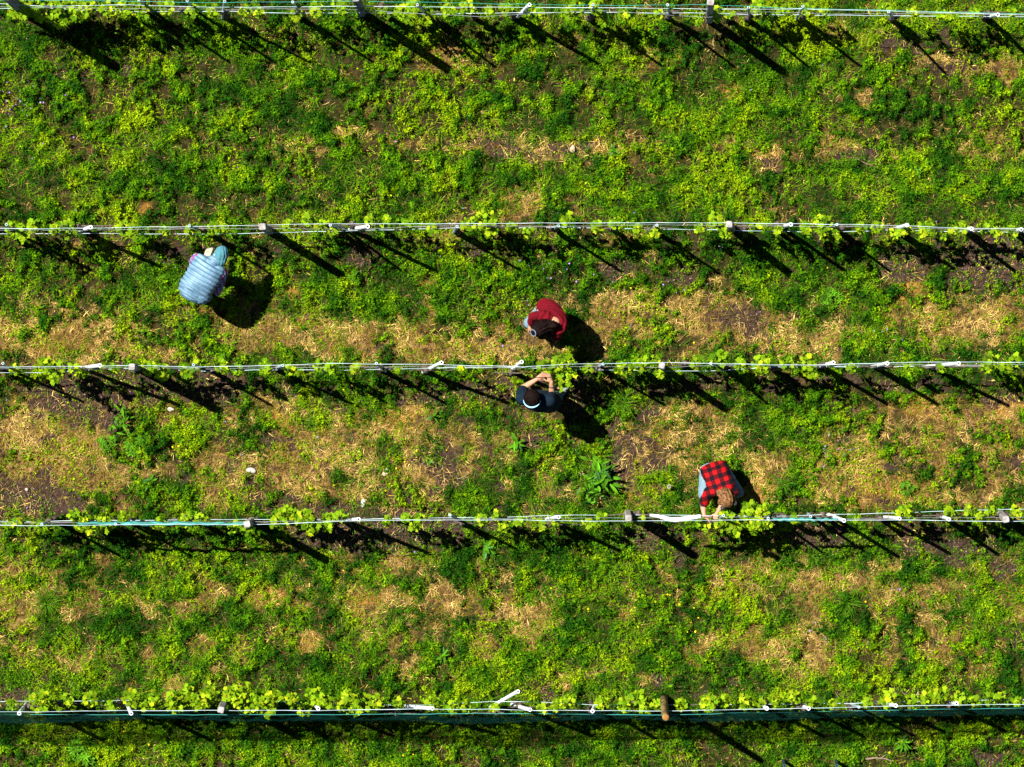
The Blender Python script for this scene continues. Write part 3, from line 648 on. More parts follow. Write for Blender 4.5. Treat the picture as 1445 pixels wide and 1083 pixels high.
def solid(name, mb, m, parent, voxel=.009, smooth=4, displace=None, uv=None, mats=None):
    """The union of the shapes in mb grown into one continuous surface."""
    tmp = bpy.data.objects.new('tmp', mb.mesh(name)); COL.objects.link(tmp)
    r = tmp.modifiers.new('r', 'REMESH'); r.mode = 'VOXEL'; r.voxel_size = voxel; r.use_smooth_shade = True
    s = tmp.modifiers.new('s', 'SMOOTH'); s.factor = .5; s.iterations = smooth
    dg = bpy.context.evaluated_depsgraph_get(); dg.update()
    me = bpy.data.meshes.new_from_object(tmp.evaluated_get(dg)); me.name = name
    bpy.data.objects.remove(tmp)
    n = len(me.vertices); co = np.empty(n * 3, np.float32); me.vertices.foreach_get('co', co); co = co.reshape(-1, 3)
    no = np.empty(n * 3, np.float32); me.vertex_normals.foreach_get('vector', no); no = no.reshape(-1, 3)
    if uv is not None:
        o, a, b = [np.array(q) for q in uv]; a_ = me.attributes.new('cloth', 'FLOAT_VECTOR', 'POINT')
        st = np.stack([(co - o) @ a + .022 * fbm(co[:, 0], co[:, 1], .11, 5, 2), (co - o) @ b + .022 * fbm(co[:, 0], co[:, 1], .11, 6, 2), np.zeros(n)], -1); a_.data.foreach_set('vector', st.astype(np.float32).ravel())
    if displace is not None:
        co = co + no * displace(co)[:, None]; me.vertices.foreach_set('co', co.astype(np.float32).ravel())
    me.polygons.foreach_set('use_smooth', np.ones(len(me.polygons), bool)); me.materials.clear(); me.update()
    return link(name, me, m, parent)

def wrinkle(amp, cell, seed):
    def f(co): return amp * 2 * (fbm(co[:, 0] + co[:, 2] * .7, co[:, 1] - co[:, 2] * .6, cell, seed, 3) - .5)
    return f

def hand(mb, w, d, n, s, curl=.5, k=1.0):
    """palm, five fingers and a thumb; d along the hand, n the palm side, s towards the thumb"""
    d = Vector(d).normalized(); n = Vector(n); n = (n - d * n.dot(d)).normalized(); s = Vector(s); s = (s - d * s.dot(d) - n * s.dot(n)).normalized(); w = Vector(w)
    loft(mb, [(w, s * .026 * k, n * .019 * k), (w + d * .045 * k, s * .038 * k, n * .017 * k), (w + d * .085 * k, s * .038 * k, n * .013 * k)], 12)
    for j, (off, L) in enumerate(((.030, .070), (.011, .080), (-.009, .075), (-.028, .058))):
        p = w + d * .086 * k + s * off * k; c = curl * (.8 + .12 * j)
        for seg, f in enumerate((.42, .33, .25)):
            a = c * (seg + .6); q = p + (d * math.cos(a) + n * math.sin(a)) * L * f * k
            capsule(mb, p, (.0092 - .0008 * seg) * k, q, (.0085 - .0008 * seg) * k, 8); p = q
    p = w + d * .028 * k + s * .030 * k; q = p + (d * .55 + s * .65 + n * .35).normalized() * .042 * k; t = q + (d * .85 + s * .1 + n * .5).normalized() * .034 * k
    capsule(mb, p, .012 * k, q, .010 * k, 8); capsule(mb, q, .010 * k, t, .0085 * k, 8)

def head(mb, c, up, face):
    c = Vector(c); face = Vector(face).normalized(); up = Vector(up); up = (up - face * up.dot(face)).normalized(); sd = up.cross(face)
    ellip(mb, c + up * .02 - face * .01, (sd * .076, face * .096, up * .098))
    ellip(mb, c - up * .05 + face * .028, (sd * .056, face * .066, up * .066))
    capsule(mb, c + face * .085 + up * .012, .011, c + face * .108 - up * .022, .015, 8)          # nose
    ellip(mb, c + face * .083 - up * .058, (sd * .024, face * .012, up * .010), 10)                # lips
    ellip(mb, c + face * .080 + up * .034, (sd * .05, face * .012, up * .010), 10)                 # brow
    for e in (-1, 1): ellip(mb, c + sd * e * .078 - up * .005 - face * .008, (sd * .011, face * .02 - sd * e * .006, up * .032), 10)
    return c, up, face, sd

def eyes(c, up, face, sd, root):
    for e in (-1, 1):
        mb = MB(); ellip(mb, c + face * .079 + up * .012 + sd * e * .031, (sd * .014, face * .011, up * .0085), 10); mb.build('eye', M['eye'], root)

def shoe(name, ankle, toe, m, root, L=.27):
    mb = MB(); a = Vector(ankle); t = Vector((toe[0], toe[1], 0)).normalized(); s = Vector((-t.y, t.x, 0)); g = Vector((a.x, a.y, .045))
    loft(mb, [(g - t * .07, s * .034, vec(0, 0, .045)), (g + t * .02, s * .038, vec(0, 0, .05)), (g + t * .11, s * .046, vec(0, 0, .036)), (g + t * (L - .09), s * .04, vec(0, 0, .026))], 14)
    capsule(mb, g, .045, a + vec(0, 0, .03), .045)
    o = solid(name, mb, m, root, .009, 3)
    sb = MB(); loft(sb, [(g - t * .085 - vec(0, 0, .038), s * .036, vec(0, 0, .012)), (g + t * .11 - vec(0, 0, .038), s * .049, vec(0, 0, .012)), (g + t * (L - .075) - vec(0, 0, .038), s * .036, vec(0, 0, .012))], 12)
    sb.build('sole', M['sole'], o)

M['skin'] = mat('skin', (.33, .17, .10), .6, (40, (.38, .20, .13)), spec=.3)
M['eye'] = mat('eye', (.05, .03, .02), .2, spec=.5)
M['sole'] = mat('shoe_sole', (.08, .08, .08), .9)
M['shoe_grey'] = mat('grey_shoe', (.12, .14, .15), .8, (60, (.22, .24, .25)))
M['shoe_dark'] = mat('dark_shoe', (.02, .02, .025), .8, (60, (.05, .05, .06)))
M['denim'] = mat('light_denim', (.075, .135, .185), .9, (70, (.15, .23, .29)), bump=(.3, .003))
M['denim_dark'] = mat('dark_denim', (.025, .07, .11), .9, (70, (.05, .11, .16)), bump=(.3, .003))
M['trouser_dark'] = mat('dark_trousers', (.015, .018, .022), .9, (40, (.035, .035, .04)))
M['navy'] = mat('navy_jersey', (.0022, .007, .015), .9, (35, (.0045, .013, .026)), bump=(.3, .004), spec=.1)
M['maroon'] = mat('dark_red_knit', (.070, .0012, .005), .95, (60, (.115, .003, .009)), bump=(.5, .004), spec=.1)
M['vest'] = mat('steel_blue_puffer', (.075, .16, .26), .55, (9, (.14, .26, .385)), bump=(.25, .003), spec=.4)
def quilted():  # shade in the creases between baffles, painted as dark seam stripes in the colour
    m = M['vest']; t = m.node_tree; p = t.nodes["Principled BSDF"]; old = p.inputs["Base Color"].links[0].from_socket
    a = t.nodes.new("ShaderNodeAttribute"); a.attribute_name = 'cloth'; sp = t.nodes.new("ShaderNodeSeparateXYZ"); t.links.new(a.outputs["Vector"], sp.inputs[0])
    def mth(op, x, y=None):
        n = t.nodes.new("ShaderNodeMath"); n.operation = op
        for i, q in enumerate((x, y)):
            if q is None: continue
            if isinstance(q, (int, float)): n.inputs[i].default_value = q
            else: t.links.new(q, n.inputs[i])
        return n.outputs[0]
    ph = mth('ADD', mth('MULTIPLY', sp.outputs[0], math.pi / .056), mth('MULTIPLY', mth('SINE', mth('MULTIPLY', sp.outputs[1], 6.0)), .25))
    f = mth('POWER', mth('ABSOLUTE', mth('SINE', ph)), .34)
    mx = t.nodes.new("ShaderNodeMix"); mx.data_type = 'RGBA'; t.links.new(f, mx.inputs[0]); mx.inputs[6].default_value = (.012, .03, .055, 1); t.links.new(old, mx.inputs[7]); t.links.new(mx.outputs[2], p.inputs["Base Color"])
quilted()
M['beanie'] = mat('teal_beanie', (.035, .13, .17), .95, (70, (.06, .18, .23)), bump=(.5, .004), spec=.1)
M['glove'] = mat('pale_olive_glove', (.16, .16, .11), .95, (70, (.42, .42, .36)), bump=(.6, .004))
M['hair_black'] = mat('black_brown_hair', (.005, .003, .003), .6, (30, (.008, .004, .0035), (1, 1, 1)), bump=(.6, .006), spec=.03)
M['hair_brown'] = mat('light_brown_hair', (.035, .017, .008), .5, (45, (.20, .10, .04), (1, 1, 1)), bump=(.6, .006), spec=.08)
M['band_blue'] = mat('pale_blue_band', (.22, .52, .72), .6, (40, (.30, .60, .80)))
M['band_dark'] = mat('dark_band', (.012, .014, .018), .6, (40, (.03, .035, .04)))
M['scrunchie'] = mat('grey_blue_hair_tie', (.08, .12, .20), .8, (60, (.16, .22, .32)))
M['red_cuff'] = mat('bright_red_cuff', (.35, .01, .03), .9)

def plaid(name, cols, p):
    """cols = (none, one, both) stripes dark; p = square size, read along the cloth"""
    m = bpy.data.materials.new(name); m.use_nodes = True; t = m.node_tree; pr = t.nodes["Principled BSDF"]; pr.inputs["Roughness"].default_value = .9; pr.inputs["Specular IOR Level"].default_value = .1
    a = t.nodes.new("ShaderNodeAttribute"); a.attribute_name = 'cloth'; sp = t.nodes.new("ShaderNodeSeparateXYZ"); t.links.new(a.outputs["Vector"], sp.inputs[0])
    gs = []
    for ch in (0, 1):
        d = t.nodes.new("ShaderNodeMath"); d.operation = 'DIVIDE'; d.inputs[1].default_value = 2 * p; t.links.new(sp.outputs[ch], d.inputs[0])
        f = t.nodes.new("ShaderNodeMath"); f.operation = 'FRACT'; t.links.new(d.outputs[0], f.inputs[0])
        g = t.nodes.new("ShaderNodeMath"); g.operation = 'GREATER_THAN'; g.inputs[1].default_value = .5; t.links.new(f.outputs[0], g.inputs[0]); gs.append(g)
    s_ = t.nodes.new("ShaderNodeMath"); s_.operation = 'ADD'; t.links.new(gs[0].outputs[0], s_.inputs[0]); t.links.new(gs[1].outputs[0], s_.inputs[1])
    h = t.nodes.new("ShaderNodeMath"); h.operation = 'MULTIPLY'; h.inputs[1].default_value = .5; t.links.new(s_.outputs[0], h.inputs[0])
    r = t.nodes.new("ShaderNodeValToRGB"); r.color_ramp.interpolation = 'CONSTANT'; r.color_ramp.elements[0].color = (*cols[0], 1); r.color_ramp.elements[1].position = .75; r.color_ramp.elements[1].color = (*cols[2], 1)
    e = r.color_ramp.elements.new(.25); e.color = (*cols[1], 1)
    t.links.new(h.outputs[0], r.inputs[0]); t.links.new(r.outputs[0], pr.inputs["Base Color"])
    return m
M['buffalo'] = plaid('red_black_plaid', ((.33, .004, .006), (.065, .002, .004), (.005, .004, .008)), .056)
M['small_plaid'] = plaid('blue_red_plaid', ((.40, .02, .06), (.03, .07, .30), (.30, .36, .5)), .028)

def hairgroove(c, axis, amp, freq):
    c = np.array(c); a = np.array(Vector(axis).normalized()); u = np.array(Vector(axis).orthogonal().normalized()); w = np.cross(a, u)
    def f(co):
        q = co - c; ang = np.arctan2(q @ w, q @ u); return amp * np.sin(ang * freq + 6 * vnoise(q @ a, ang * .05, .05, 8)) + amp * 2 * (fbm(co[:, 0], co[:, 1], .03, 4, 2) - .5)
    return f

# --- person in the pale blue quilted vest, bent right over ----------------------------
def person_vest():
    root = empty('person', G(271, 415, 0)); U = vec(0, 0, 1)
    f = vec(.50, .866, 0); rt = vec(.866, -.50, 0)
    pel, mid, che = G(272, 415, .93), G(282, 398, 1.06), G(294, 378, 1.06); neck, hd = G(304, 369, 1.07), G(312, 363, 1.06)
    shL, shR = G(278, 365, 1.0), G(313, 385, 1.0); elL, elR = G(273, 370, .73), G(308, 407, .74); wrL, wrR = G(291, 366, .60), G(306, 414, .50)
    hips = (G(264, 410, .80), G(281, 420, .80)); kn = (G(270, 404, .50), G(288, 414, .50)); an = (G(262, 410, .10), G(281, 420, .10))
    mb = MB()
    loft(mb, [(pel, rt * .13, vec(.03, .06, .08)), (mid, rt * .12, U * .07), (che - U * .04, rt * .14, U * .07)]); chain(mb, [che - U * .05, neck - U * .03, hd], [.06, .055, .06])
    for s, e, w in ((shL, elL, wrL), (shR, elR, wrR)): chain(mb, [che, s, e, w], [.07, .055, .042, .028])
    for h, k, a in zip(hips, kn, an): chain(mb, [h, k, a, vec(a.x, a.y, .05) + f * .12], [.085, .055, .04, .03])
    h = head(mb, hd, vec(.27, .86, -.25), vec(.2, .25, -.95))
    hand(mb, wrL, vec(.25, .9, -.12), vec(.3, -.1, -.9), vec(.9, -.2, .1), .45, 1.08); hand(mb, wrR, vec(-.1, .3, -.9), vec(-.8, .4, 0), vec(.4, .8, .2), .6)
    solid('body', mb, M['skin'], root, .0065, 3); eyes(*h, root)
    mb = MB(); loft(mb, [(G(270, 418, .88), rt * .185, vec(.03, .06, .16)), (G(273, 411, .99), rt * .205, U * .15), (G(281, 399, 1.03), rt * .215, U * .15), (G(289, 386, 1.04), rt * .225, U * .15), (G(296, 375, 1.03), rt * .185, U * .13)], 28)
    capsule(mb, G(300, 371, 1.05), .085, G(306, 366, 1.08), .082); ellip(mb, shL * .55 + che * .45, (rt * .12, f * .11, U * .10)); ellip(mb, shR * .55 + che * .45, (rt * .12, f * .11, U * .10))
    ellip(mb, G(265, 400, .95), (rt * .10, f * .15, U * .15)); ellip(mb, G(285, 416, .95), (rt * .13, f * .13, U * .15)); ellip(mb, G(272, 413, .95), (rt * .20, f * .12, U * .17)); ellip(mb, G(301, 381, 1.0), (rt * .13, f * .10, U * .13))
    fo = np.array(f); o = np.array(pel)
    def quilt(co):
        s = (co - o) @ fo; return .012 * (fbm(co[:, 0], co[:, 1], .2, 19, 2) - .5) + .020 * (np.abs(np.sin(np.pi * s / .056 + .25 * np.sin(6 * ((co - o) @ np.array(rt))))) ** .6 - .6) + .008 * (fbm(co[:, 0], co[:, 1], .12, 3, 3) - .5)
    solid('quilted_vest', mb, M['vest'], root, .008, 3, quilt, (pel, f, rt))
    for s, e, w, b in ((shL, elL, wrL, rt), (shR, elR, wrR, rt)):
        mb = MB(); chain(mb, [s, e, e.lerp(w, .85)], [.072, .062, .046])
        solid('sleeve', mb, M['small_plaid'], root, .009, 3, wrinkle(.008, .07, 9), ((s), (e - s).normalized(), (f * .6 + rt * .8)))
    mb = MB(); 
    for hh, k, a in zip(hips, kn, an): chain(mb, [pel * .5 + hh * .5 - vec(0, 0, .06), hh - vec(0, 0, .04), k, a], [.098, .10, .075, .062])
    solid('trousers', mb, M['trouser_dark'], root, .011, 3, wrinkle(.008, .08, 5))
    for a in an: shoe('shoe', a, f, M['shoe_dark'], root)
    c, up, fa, sd = h; mb = MB(); ellip(mb, c + up * .035 - fa * .012, (sd * .092, fa * .108, up * .118)); ellip(mb, c - fa * .05 - up * .03, (sd * .084, fa * .06, up * .08))
    solid('beanie', mb, M['beanie'], root, .007, 4, hairgroove(c, up, .0035, 14))
    mb = MB(); hand(mb, wrL - vec(.25, .9, -.12) * .02, vec(.25, .9, -.12), vec(.3, -.1, -.9), vec(.9, -.2, .1), .45, 1.28); capsule(mb, wrL.lerp(elL, .35), .045, wrL, .04)
    solid('glove', mb, M['glove'], root, .006, 2)
    tag(root, 'person in pale blue quilted vest and teal beanie bending over near the wires', 'person')
person_vest()

# --- person in the dark red jumper, crouched with long dark hair ----------------------
def person_red():
    root = empty('person', G(764, 455, 0)); U = vec(0, 0, 1)
    f = vec(-.72, -.60, 0); rt = vec(-.64, .77, 0)                      # facing lower left; right hand side is upper left
    pel, mid, che = G(776, 441, .68), G(783, 446, .86), G(783, 455, 1.02); neck, hd = G(778, 460, 1.10), G(763, 465, 1.13)
    shR, shL = G(765, 445, 1.03), G(788, 467, 1.0); elR, elL = G(752, 447, .80), G(785, 475, .80); wrR, wrL = G(748, 459, .64), G(776, 465, .72)
    hips = (G(768, 438, .68), G(781, 447, .68)); kn = (G(747, 456, .54), G(763, 468, .5)); an = (G(752, 449, .10), G(768, 458, .10))
    mb = MB(); loft(mb, [(pel, rt * .15, f * .11), (mid, rt * .12, f * .10), (che, rt * .15, f * .10)]); chain(mb, [che - U * .10, neck - U * .03, hd], [.06, .048, .055])
    for s, e, w in ((shL, elL, wrL), (shR, elR, wrR)): chain(mb, [che, s, e, w], [.07, .048, .038, .026])
    for h, k, a in zip(hips, kn, an): chain(mb, [h, k, a, vec(a.x, a.y, .05) + f * .12], [.085, .055, .04, .03])
    h = head(mb, hd, vec(-.66, -.36, .55), vec(-.5, -.45, -.74))
    hand(mb, wrR, vec(-.2, -.7, -.6), vec(.7, -.3, -.4), vec(.1, .4, .8), .6, .95); hand(mb, wrL, vec(-.8, .2, -.5), vec(-.1, -.4, -.9), vec(.2, .9, .2), .6, .95)
    solid('body', mb, M['skin'], root, .0065, 3); eyes(*h, root)
    mb = MB(); loft(mb, [(G(774, 440, .70), rt * .19, f * .155), (G(779, 443, .80), rt * .19, f * .15), (G(784, 449, .93), rt * .20, f * .14), (G(783, 455, 1.03), rt * .185, f * .115)], 24)
    chain(mb, [che.lerp(shR, .6), shR, elR, elR.lerp(wrR, .7)], [.085, .072, .058, .046]); chain(mb, [che.lerp(shL, .6), shL, elL], [.085, .072, .060])
    o = np.array(che)
    def folds(co):
        d = np.linalg.norm(co - o, axis=1); return .006 * np.sin(d * 120 + 5 * fbm(co[:, 0], co[:, 1], .1, 3, 2)) + .010 * (fbm(co[:, 0] + co[:, 2], co[:, 1], .07, 14, 3) - .5)
    solid('jumper', mb, M['maroon'], root, .009, 3, folds)
    mb = MB(); capsule(mb, elL, .055, elL.lerp(wrL, .12), .052); solid('rolled_cuff', mb, M['red_cuff'], root, .009, 2)
    mb = MB()
    for hh, k, a in zip(hips, kn, an): chain(mb, [pel * .4 + hh * .6, hh, k, a], [.12, .11, .078, .06])
    solid('jeans', mb, M['denim'], root, .011, 3, wrinkle(.009, .08, 15))
    for a in an: shoe('shoe', a, f, M['shoe_dark'], root, .25)
    c, up, fa, sd = h; mb = MB(); ellip(mb, c + up * .028 - fa * .015, (sd * .092, fa * .106, up * .108)); ellip(mb, c - fa * .06 - up * .05, (sd * .088, fa * .06, up * .11))
    chain(mb, [c - fa * .06, c - fa * .075 - up * .10 + sd * .03, G(776, 459, 1.15), G(781, 458, 1.14)], [.08, .075, .07, .052])
    chain(mb, [c + sd * .05, G(766, 456, 1.12), G(769, 454, 1.06)], [.06, .05, .028]); chain(mb, [c - sd * .06, G(773, 470, 1.08), G(776, 475, .98)], [.06, .05, .028])
    chain(mb, [c - sd * .05 + fa * .03, G(763, 474, 1.02), G(766, 477, .92)], [.06, .045, .025])
    ellip(mb, G(780, 459, 1.15), (vec(.065, 0, 0), vec(0, .06, 0), vec(0, 0, .07)))
    solid('long_hair', mb, M['hair_black'], root, .007, 2, hairgroove(c, up, .006, 17))
    b = c + up * .135 - fa * .01; mb = MB(); ellip(mb, b, (sd * .046, fa * .046, up * .036)); hb = solid('hair_bun', mb, M['hair_black'], root, .006, 2, hairgroove(b, up, .004, 11))
    mb = MB(); mb.tube([b - up * .004 + (sd * math.cos(t) + fa * math.sin(t)) *   .043 + up * .02 for t in np.linspace(0, 2 * math.pi, 25)], .006, 8, jit=.5); mb.build('hair_tie', M['scrunchie'], hb)
    tag(root, 'person in dark red jumper crouching with long dark hair tied in a bun', 'person')
person_red()

# --- person in the navy T-shirt, standing with raised hands at the vine ----------------
def person_navy():
    root = empty('person', G(779, 565, 0)); U = vec(0, 0, 1); f = vec(.06, .998, 0); rt = vec(.998, -.06, 0)
    pel, mid, che = G(773, 566, .92), G(767, 567, 1.10), G(757, 565, 1.30); neck, hd = G(755, 565, 1.42), G(751, 561, 1.53)
    shL, shR = G(737, 563, 1.37), G(775, 566, 1.36); elL, elR = G(737, 548, 1.16), G(779, 557, 1.09); wrL, wrR = G(757, 536, 1.25), G(778, 540, 1.22)
    hips = (G(768, 568, .90), G(779, 565, .90)); kn = (G(773, 563, .48), G(785, 560, .49)); an = (G(777, 567, .10), G(788, 561, .10))
    mb = MB(); loft(mb, [(pel, rt * .15, f * .11), (mid, rt * .125, f * .095), (che, rt * .155, f * .11)]); chain(mb, [che, neck, hd], [.09, .056, .06])
    for s, e, w in ((shL, elL, wrL), (shR, elR, wrR)): chain(mb, [che + U * .03, s, e, e.lerp(w, .45), w], [.08, .052, .041, .038, .026])
    for h, k, a in zip(hips, kn, an): chain(mb, [h, k, a, vec(a.x, a.y, .05) + f * .12], [.085, .055, .04, .03])
    h = head(mb, hd, vec(-.05, .50, .86), vec(.08, .86, -.50))
    hand(mb, wrL, vec(.80, .55, .15), vec(.25, .5, -.8), vec(.55, -.8, .2), .55); hand(mb, wrR, vec(-.35, .85, .15), vec(-.6, -.1, -.75), vec(-.8, -.3, .5), .6)
    solid('body', mb, M['skin'], root, .006, 3); eyes(*h, root)
    mb = MB(); loft(mb, [(G(773, 567, .88), rt * .185, f * .145), (G(769, 567, 1.05), rt * .18, f * .135), (G(760, 566, 1.24), rt * .195, f * .145), (G(756, 565, 1.36), rt * .165, f * .105)], 24)
    chain(mb, [che.lerp(shL, .4) + U * .03, shL, shL.lerp(elL, .72)], [.09, .083, .072]); chain(mb, [che.lerp(shR, .4) + U * .03, shR, shR.lerp(elR, .6)], [.09, .08, .070])
    solid('t_shirt', mb, M['navy'], root, .009, 3, wrinkle(.012, .09, 25))
    mb = MB()
    for hh, k, a in zip(hips, kn, an): chain(mb, [pel * .4 + hh * .6, hh, k, a], [.12, .105, .075, .062])
    solid('jeans', mb, M['denim_dark'], root, .011, 3, wrinkle(.009, .08, 16))
    shoe('shoe', an[0], vec(.1, .99, 0), M['shoe_grey'], root); shoe('shoe', an[1], vec(.55, .75, 0), M['shoe_grey'], root)
    c, up, fa, sd = h; mb = MB(); ellip(mb, c + up * .030 - fa * .020, (sd * .106, fa * .116, up * .110)); ellip(mb, c - fa * .06 - up * .03, (sd * .092, fa * .062, up * .085))
    solid('short_hair', mb, M['hair_black'], root, .007, 3, hairgroove(c, up, .004, 15))
    mb = MB(); mb.tube([c - up * .012 - fa * .018 + sd * math.cos(t) * .110 - fa * math.sin(t) * .122 for t in np.linspace(.15, math.pi - .1, 26)], [.003 + .007 * math.sin(math.pi * k / 25) for k in range(26)], 8)
    mb.build('headband', M['band_blue'], root)
    w = elR.lerp(wrR, .70); d = (wrR - elR).normalized(); mb = MB(); u = d.orthogonal().normalized(); q = d.cross(u)
    mb.tube([w + (u * math.cos(t) + q * math.sin(t)) * .033 for t in np.linspace(0, 2 * math.pi, 21)], .007, 8); mb.build('bracelet', M['band_dark'], root)
    tag(root, 'person in navy T-shirt and pale blue headband standing with both hands at the vine', 'person')
person_navy()

# --- person in the red and black plaid shirt, squatting and reaching into the wires ----
def person_plaid():
    root = empty('person', G(1012, 662, 0)); U = vec(0, 0, 1); f = vec(.30, -.954, 0); rt = vec(-.954, -.30, 0)      # facing down the picture
    pel, mid, che = G(1008, 664, .48), G(1012, 673, .66), G(1018, 688, .76); neck, hd = G(1022, 697, .83), G(1025, 704, .86)
    shR, shL = G(1000, 695, .76), G(1034, 694, .76); elR, elL = G(992, 713, .60), G(1023, 706, .52); wrR, wrL = G(993.5, 727, .66), G(1012, 724, .58)
    hips = (G(998, 666, .42), G(1018, 663, .42)); kn = (G(993, 698, .52), G(1041, 695, .52)); an = (G(1000, 671, .12), G(1027, 668, .12))
    mb = MB(); loft(mb, [(pel, rt * .13, U * .09), (mid, rt * .125, U * .10), (che, rt * .155, U * .10)]); chain(mb, [che, neck, hd], [.085, .053, .058])
    for s, e, w in ((shL, elL, wrL), (shR, elR, wrR)): chain(mb, [che, s, e, e.lerp(w, .4), w], [.075, .05, .040, .037, .026])
    for h, k, a in zip(hips, kn, an): chain(mb, [h, k, a, vec(a.x, a.y, .05) + f * .12], [.085, .055, .04, .03])
    h = head(mb, hd, vec(.28, -.80, .30), vec(.12, -.30, -.95))
    hand(mb, wrR, vec(.40, -.9, -.05), vec(.2, .1, -.95), vec(.9, .3, .1), .35); hand(mb, wrL, vec(-.25, -.9, -.05), vec(.1, .1, -.95), vec(-.9, .25, .1), .5)
    solid('body', mb, M['skin'], root, .006, 3); eyes(*h, root)
    mb = MB(); loft(mb, [(G(1006.5, 656, .56), rt * .185, U * .15), (G(1009, 664, .63), rt * .18, U * .175), (G(1013, 676, .70), rt * .175, U * .13), (G(1018, 688, .76), rt * .185, U * .125), (G(1021, 695, .79), rt * .15, U * .10)], 24)
    chain(mb, [che.lerp(shR, .5), shR, shR.lerp(elR, .75)], [.085, .075, .064]); chain(mb, [che.lerp(shL, .5), shL, shL.lerp(elL, .75)], [.085, .075, .064])
    solid('plaid_shirt', mb, M['buffalo'], root, .009, 3, wrinkle(.013, .10, 35), (pel, f, rt))
    mb = MB(); q = shR.lerp(elR, .78); capsule(mb, q, .058, shR.lerp(elR, .9), .055); solid('cuff', mb, M['denim_dark'], root, .009, 2)
    mb = MB()
    for hh, k, a in zip(hips, kn, an): chain(mb, [pel * .4 + hh * .6, hh, k, a], [.112, .104, .076, .06])
    solid('jeans', mb, M['denim'], root, .011, 3, wrinkle(.009, .08, 18))
    shoe('shoe', an[0], vec(-.1, -.99, 0), M['shoe_dark'], root, .25); shoe('shoe', vec(*(an[1] + vec(0, .02, 0))), vec(.2, -.97, 0), M['shoe_dark'], root, .25)
    c, up, fa, sd = h; mb = MB(); ellip(mb, c + up * .022 - fa * .02, (sd * .093, fa * .105, up * .104)); ellip(mb, c - fa * .055 - up * .04, (sd * .09, fa * .06, up * .10))
    chain(mb, [c - fa * .06 - up * .06, G(1015, 695, .88), G(1013, 698, .84)], [.07, .04, .02]); chain(mb, [c + sd * .06, c + sd * .085 + fa * .07, c + sd * .08 + fa * .15], [.05, .035, .015]); chain(mb, [c - sd * .06, c - sd * .085 + fa * .07, c - sd * .08 + fa * .15], [.05, .035, .015])
    solid('hair', mb, M['hair_brown'], root, .007, 2, hairgroove(c, up, .005, 15))
    mb = MB(); mb.tube([c + up * (.075 + .02 * math.cos(2 * t)) - fa * .005 + sd * math.cos(t) * .083 - fa * math.sin(t) * .094 for t in np.linspace(math.pi * 1.0, 2 * math.pi, 20)], .030, 8, jit=.3)
    mb.build('headband', M['band_dark'], root)
    tag(root, 'person in red and black plaid shirt squatting and reaching into the wires', 'person')
person_plaid()

# ------------------------------------------------------------------ single weeds, stones, litter
M['weed'] = mat('weed_leaf', (0, 0, 0), .7, trans=.2, attr='tint', spec=.1)
def lance(mb, c, th, L, wd, lift, col, seg=4):
    """one lance shaped leaf arching out from c"""
    d = Vector((math.cos(th), math.sin(th), 0)); s = Vector((-d.y, d.x, 0)); vs = []
    for k in range(seg + 1):
        f = k / seg; w = wd * math.sin(math.pi * min(.08 + f * .92, .985)) ** .8; z = lift * L * math.sin(f * 2.3)
        p = c + d * L * f + Vector((0, 0, z)); vs += [p - s * w + Vector((0, 0, w * .4)), p, p + s * w + Vector((0, 0, w * .4))]
    fs = []
    for k in range(seg):
        b = k * 3; fs += [[b, b + 1, b + 4, b + 3], [b + 1, b + 2, b + 5, b + 4]]
    mb.add(vs, fs, 0, col)
WEEDS = [(847,672,30,'rosette',95,'large bushy weed with long lance leaves beside the cream stone'),(835,690,18,'rosette',40,'low lance leaved weed just below the large bushy weed'),
 (175,592,21,'rosette',34,'pointed leaf rosette just right of the dark soil patch'),(196,628,22,'bush',60,'bushy green weed below the pointed rosette in the left part'),(152,624,16,'bush',36,'small feathery weed left of the bushy weed and right of the pale patch'),
 (612,588,14,'rosette',10,'dark broad leaved weed beside the orange patch in the centre'),(606,652,8,'rosette',10,'tiny dark tuft on brown litter below the orange patch'),(730,625,18,'rosette',16,'spreading lance leaved weed below the navy shirted person'),
 (1106,684,16,'grass',80,'blue green grass tuft right of the plaid shirted person'),(880,568,24,'grass',90,'fine grass tuft right of the navy shirted person'),(1194,850,24,'grass',80,'bright grass tuft low on the right, left of a similar tuft'),
 (1377,850,26,'grass',90,'wide spiky grass tuft low at the right edge of the last alley'),(66,850,24,'grass',80,'dense grass tuft low at the left edge of the last alley'),(1146,785,18,'grass',70,'pale grass tuft under the second row from the bottom'),
 (684,772,20,'rosette',14,'broad leaved weed in shade under the second row from the bottom'),(575,70,11,'rosette',7,'dark finger leaved weed in the shade below the topmost row'),(500,392,14,'rosette',12,'broad leaved weed at the tip of a post shadow in the second alley'),
 (222,392,18,'grass',60,'dark grass tuft left of the person in the pale blue vest'),(1172,420,18,'bush',44,'green bushy weed in the right part of the second alley'),(392,562,8,'rosette',5,'small blue green leaf pair near the middle row on the left'),
 (663,700,22,'grass',70,'dark grass tuft just above the second row from the bottom'),(215,680,16,'rosette',12,'broad leaved weed left of centre above the second row from the bottom'),(1280,690,14,'bush',26,'small dark weed above the wires at the lower right'),
 (1272,1047,18,'rosette',18,'bright star shaped weed below the netting at the lower right'),(860,800,20,'grass',60,'lush grass tuft below the left wires beside the dry mound'),(480,985,0,'',0,''),(120,1058,26,'bush',70,'bright fluffy weed below the netting in the lower left'),
 (545,815,14,'grass',40,'small grass tuft below the dark soil of the fourth row'),(868,375,0,'',0,''),(865,213,12,'rosette',12,'bright leaf rosette beside the brown strip of the top alley'),(1296,245,10,'rosette',11,'small star shaped weed in the right part of the top alley'),(625,925,14,'rosette',14,'bright leaved weed in the last alley left of centre')]
wr_ = np.random.default_rng(88)
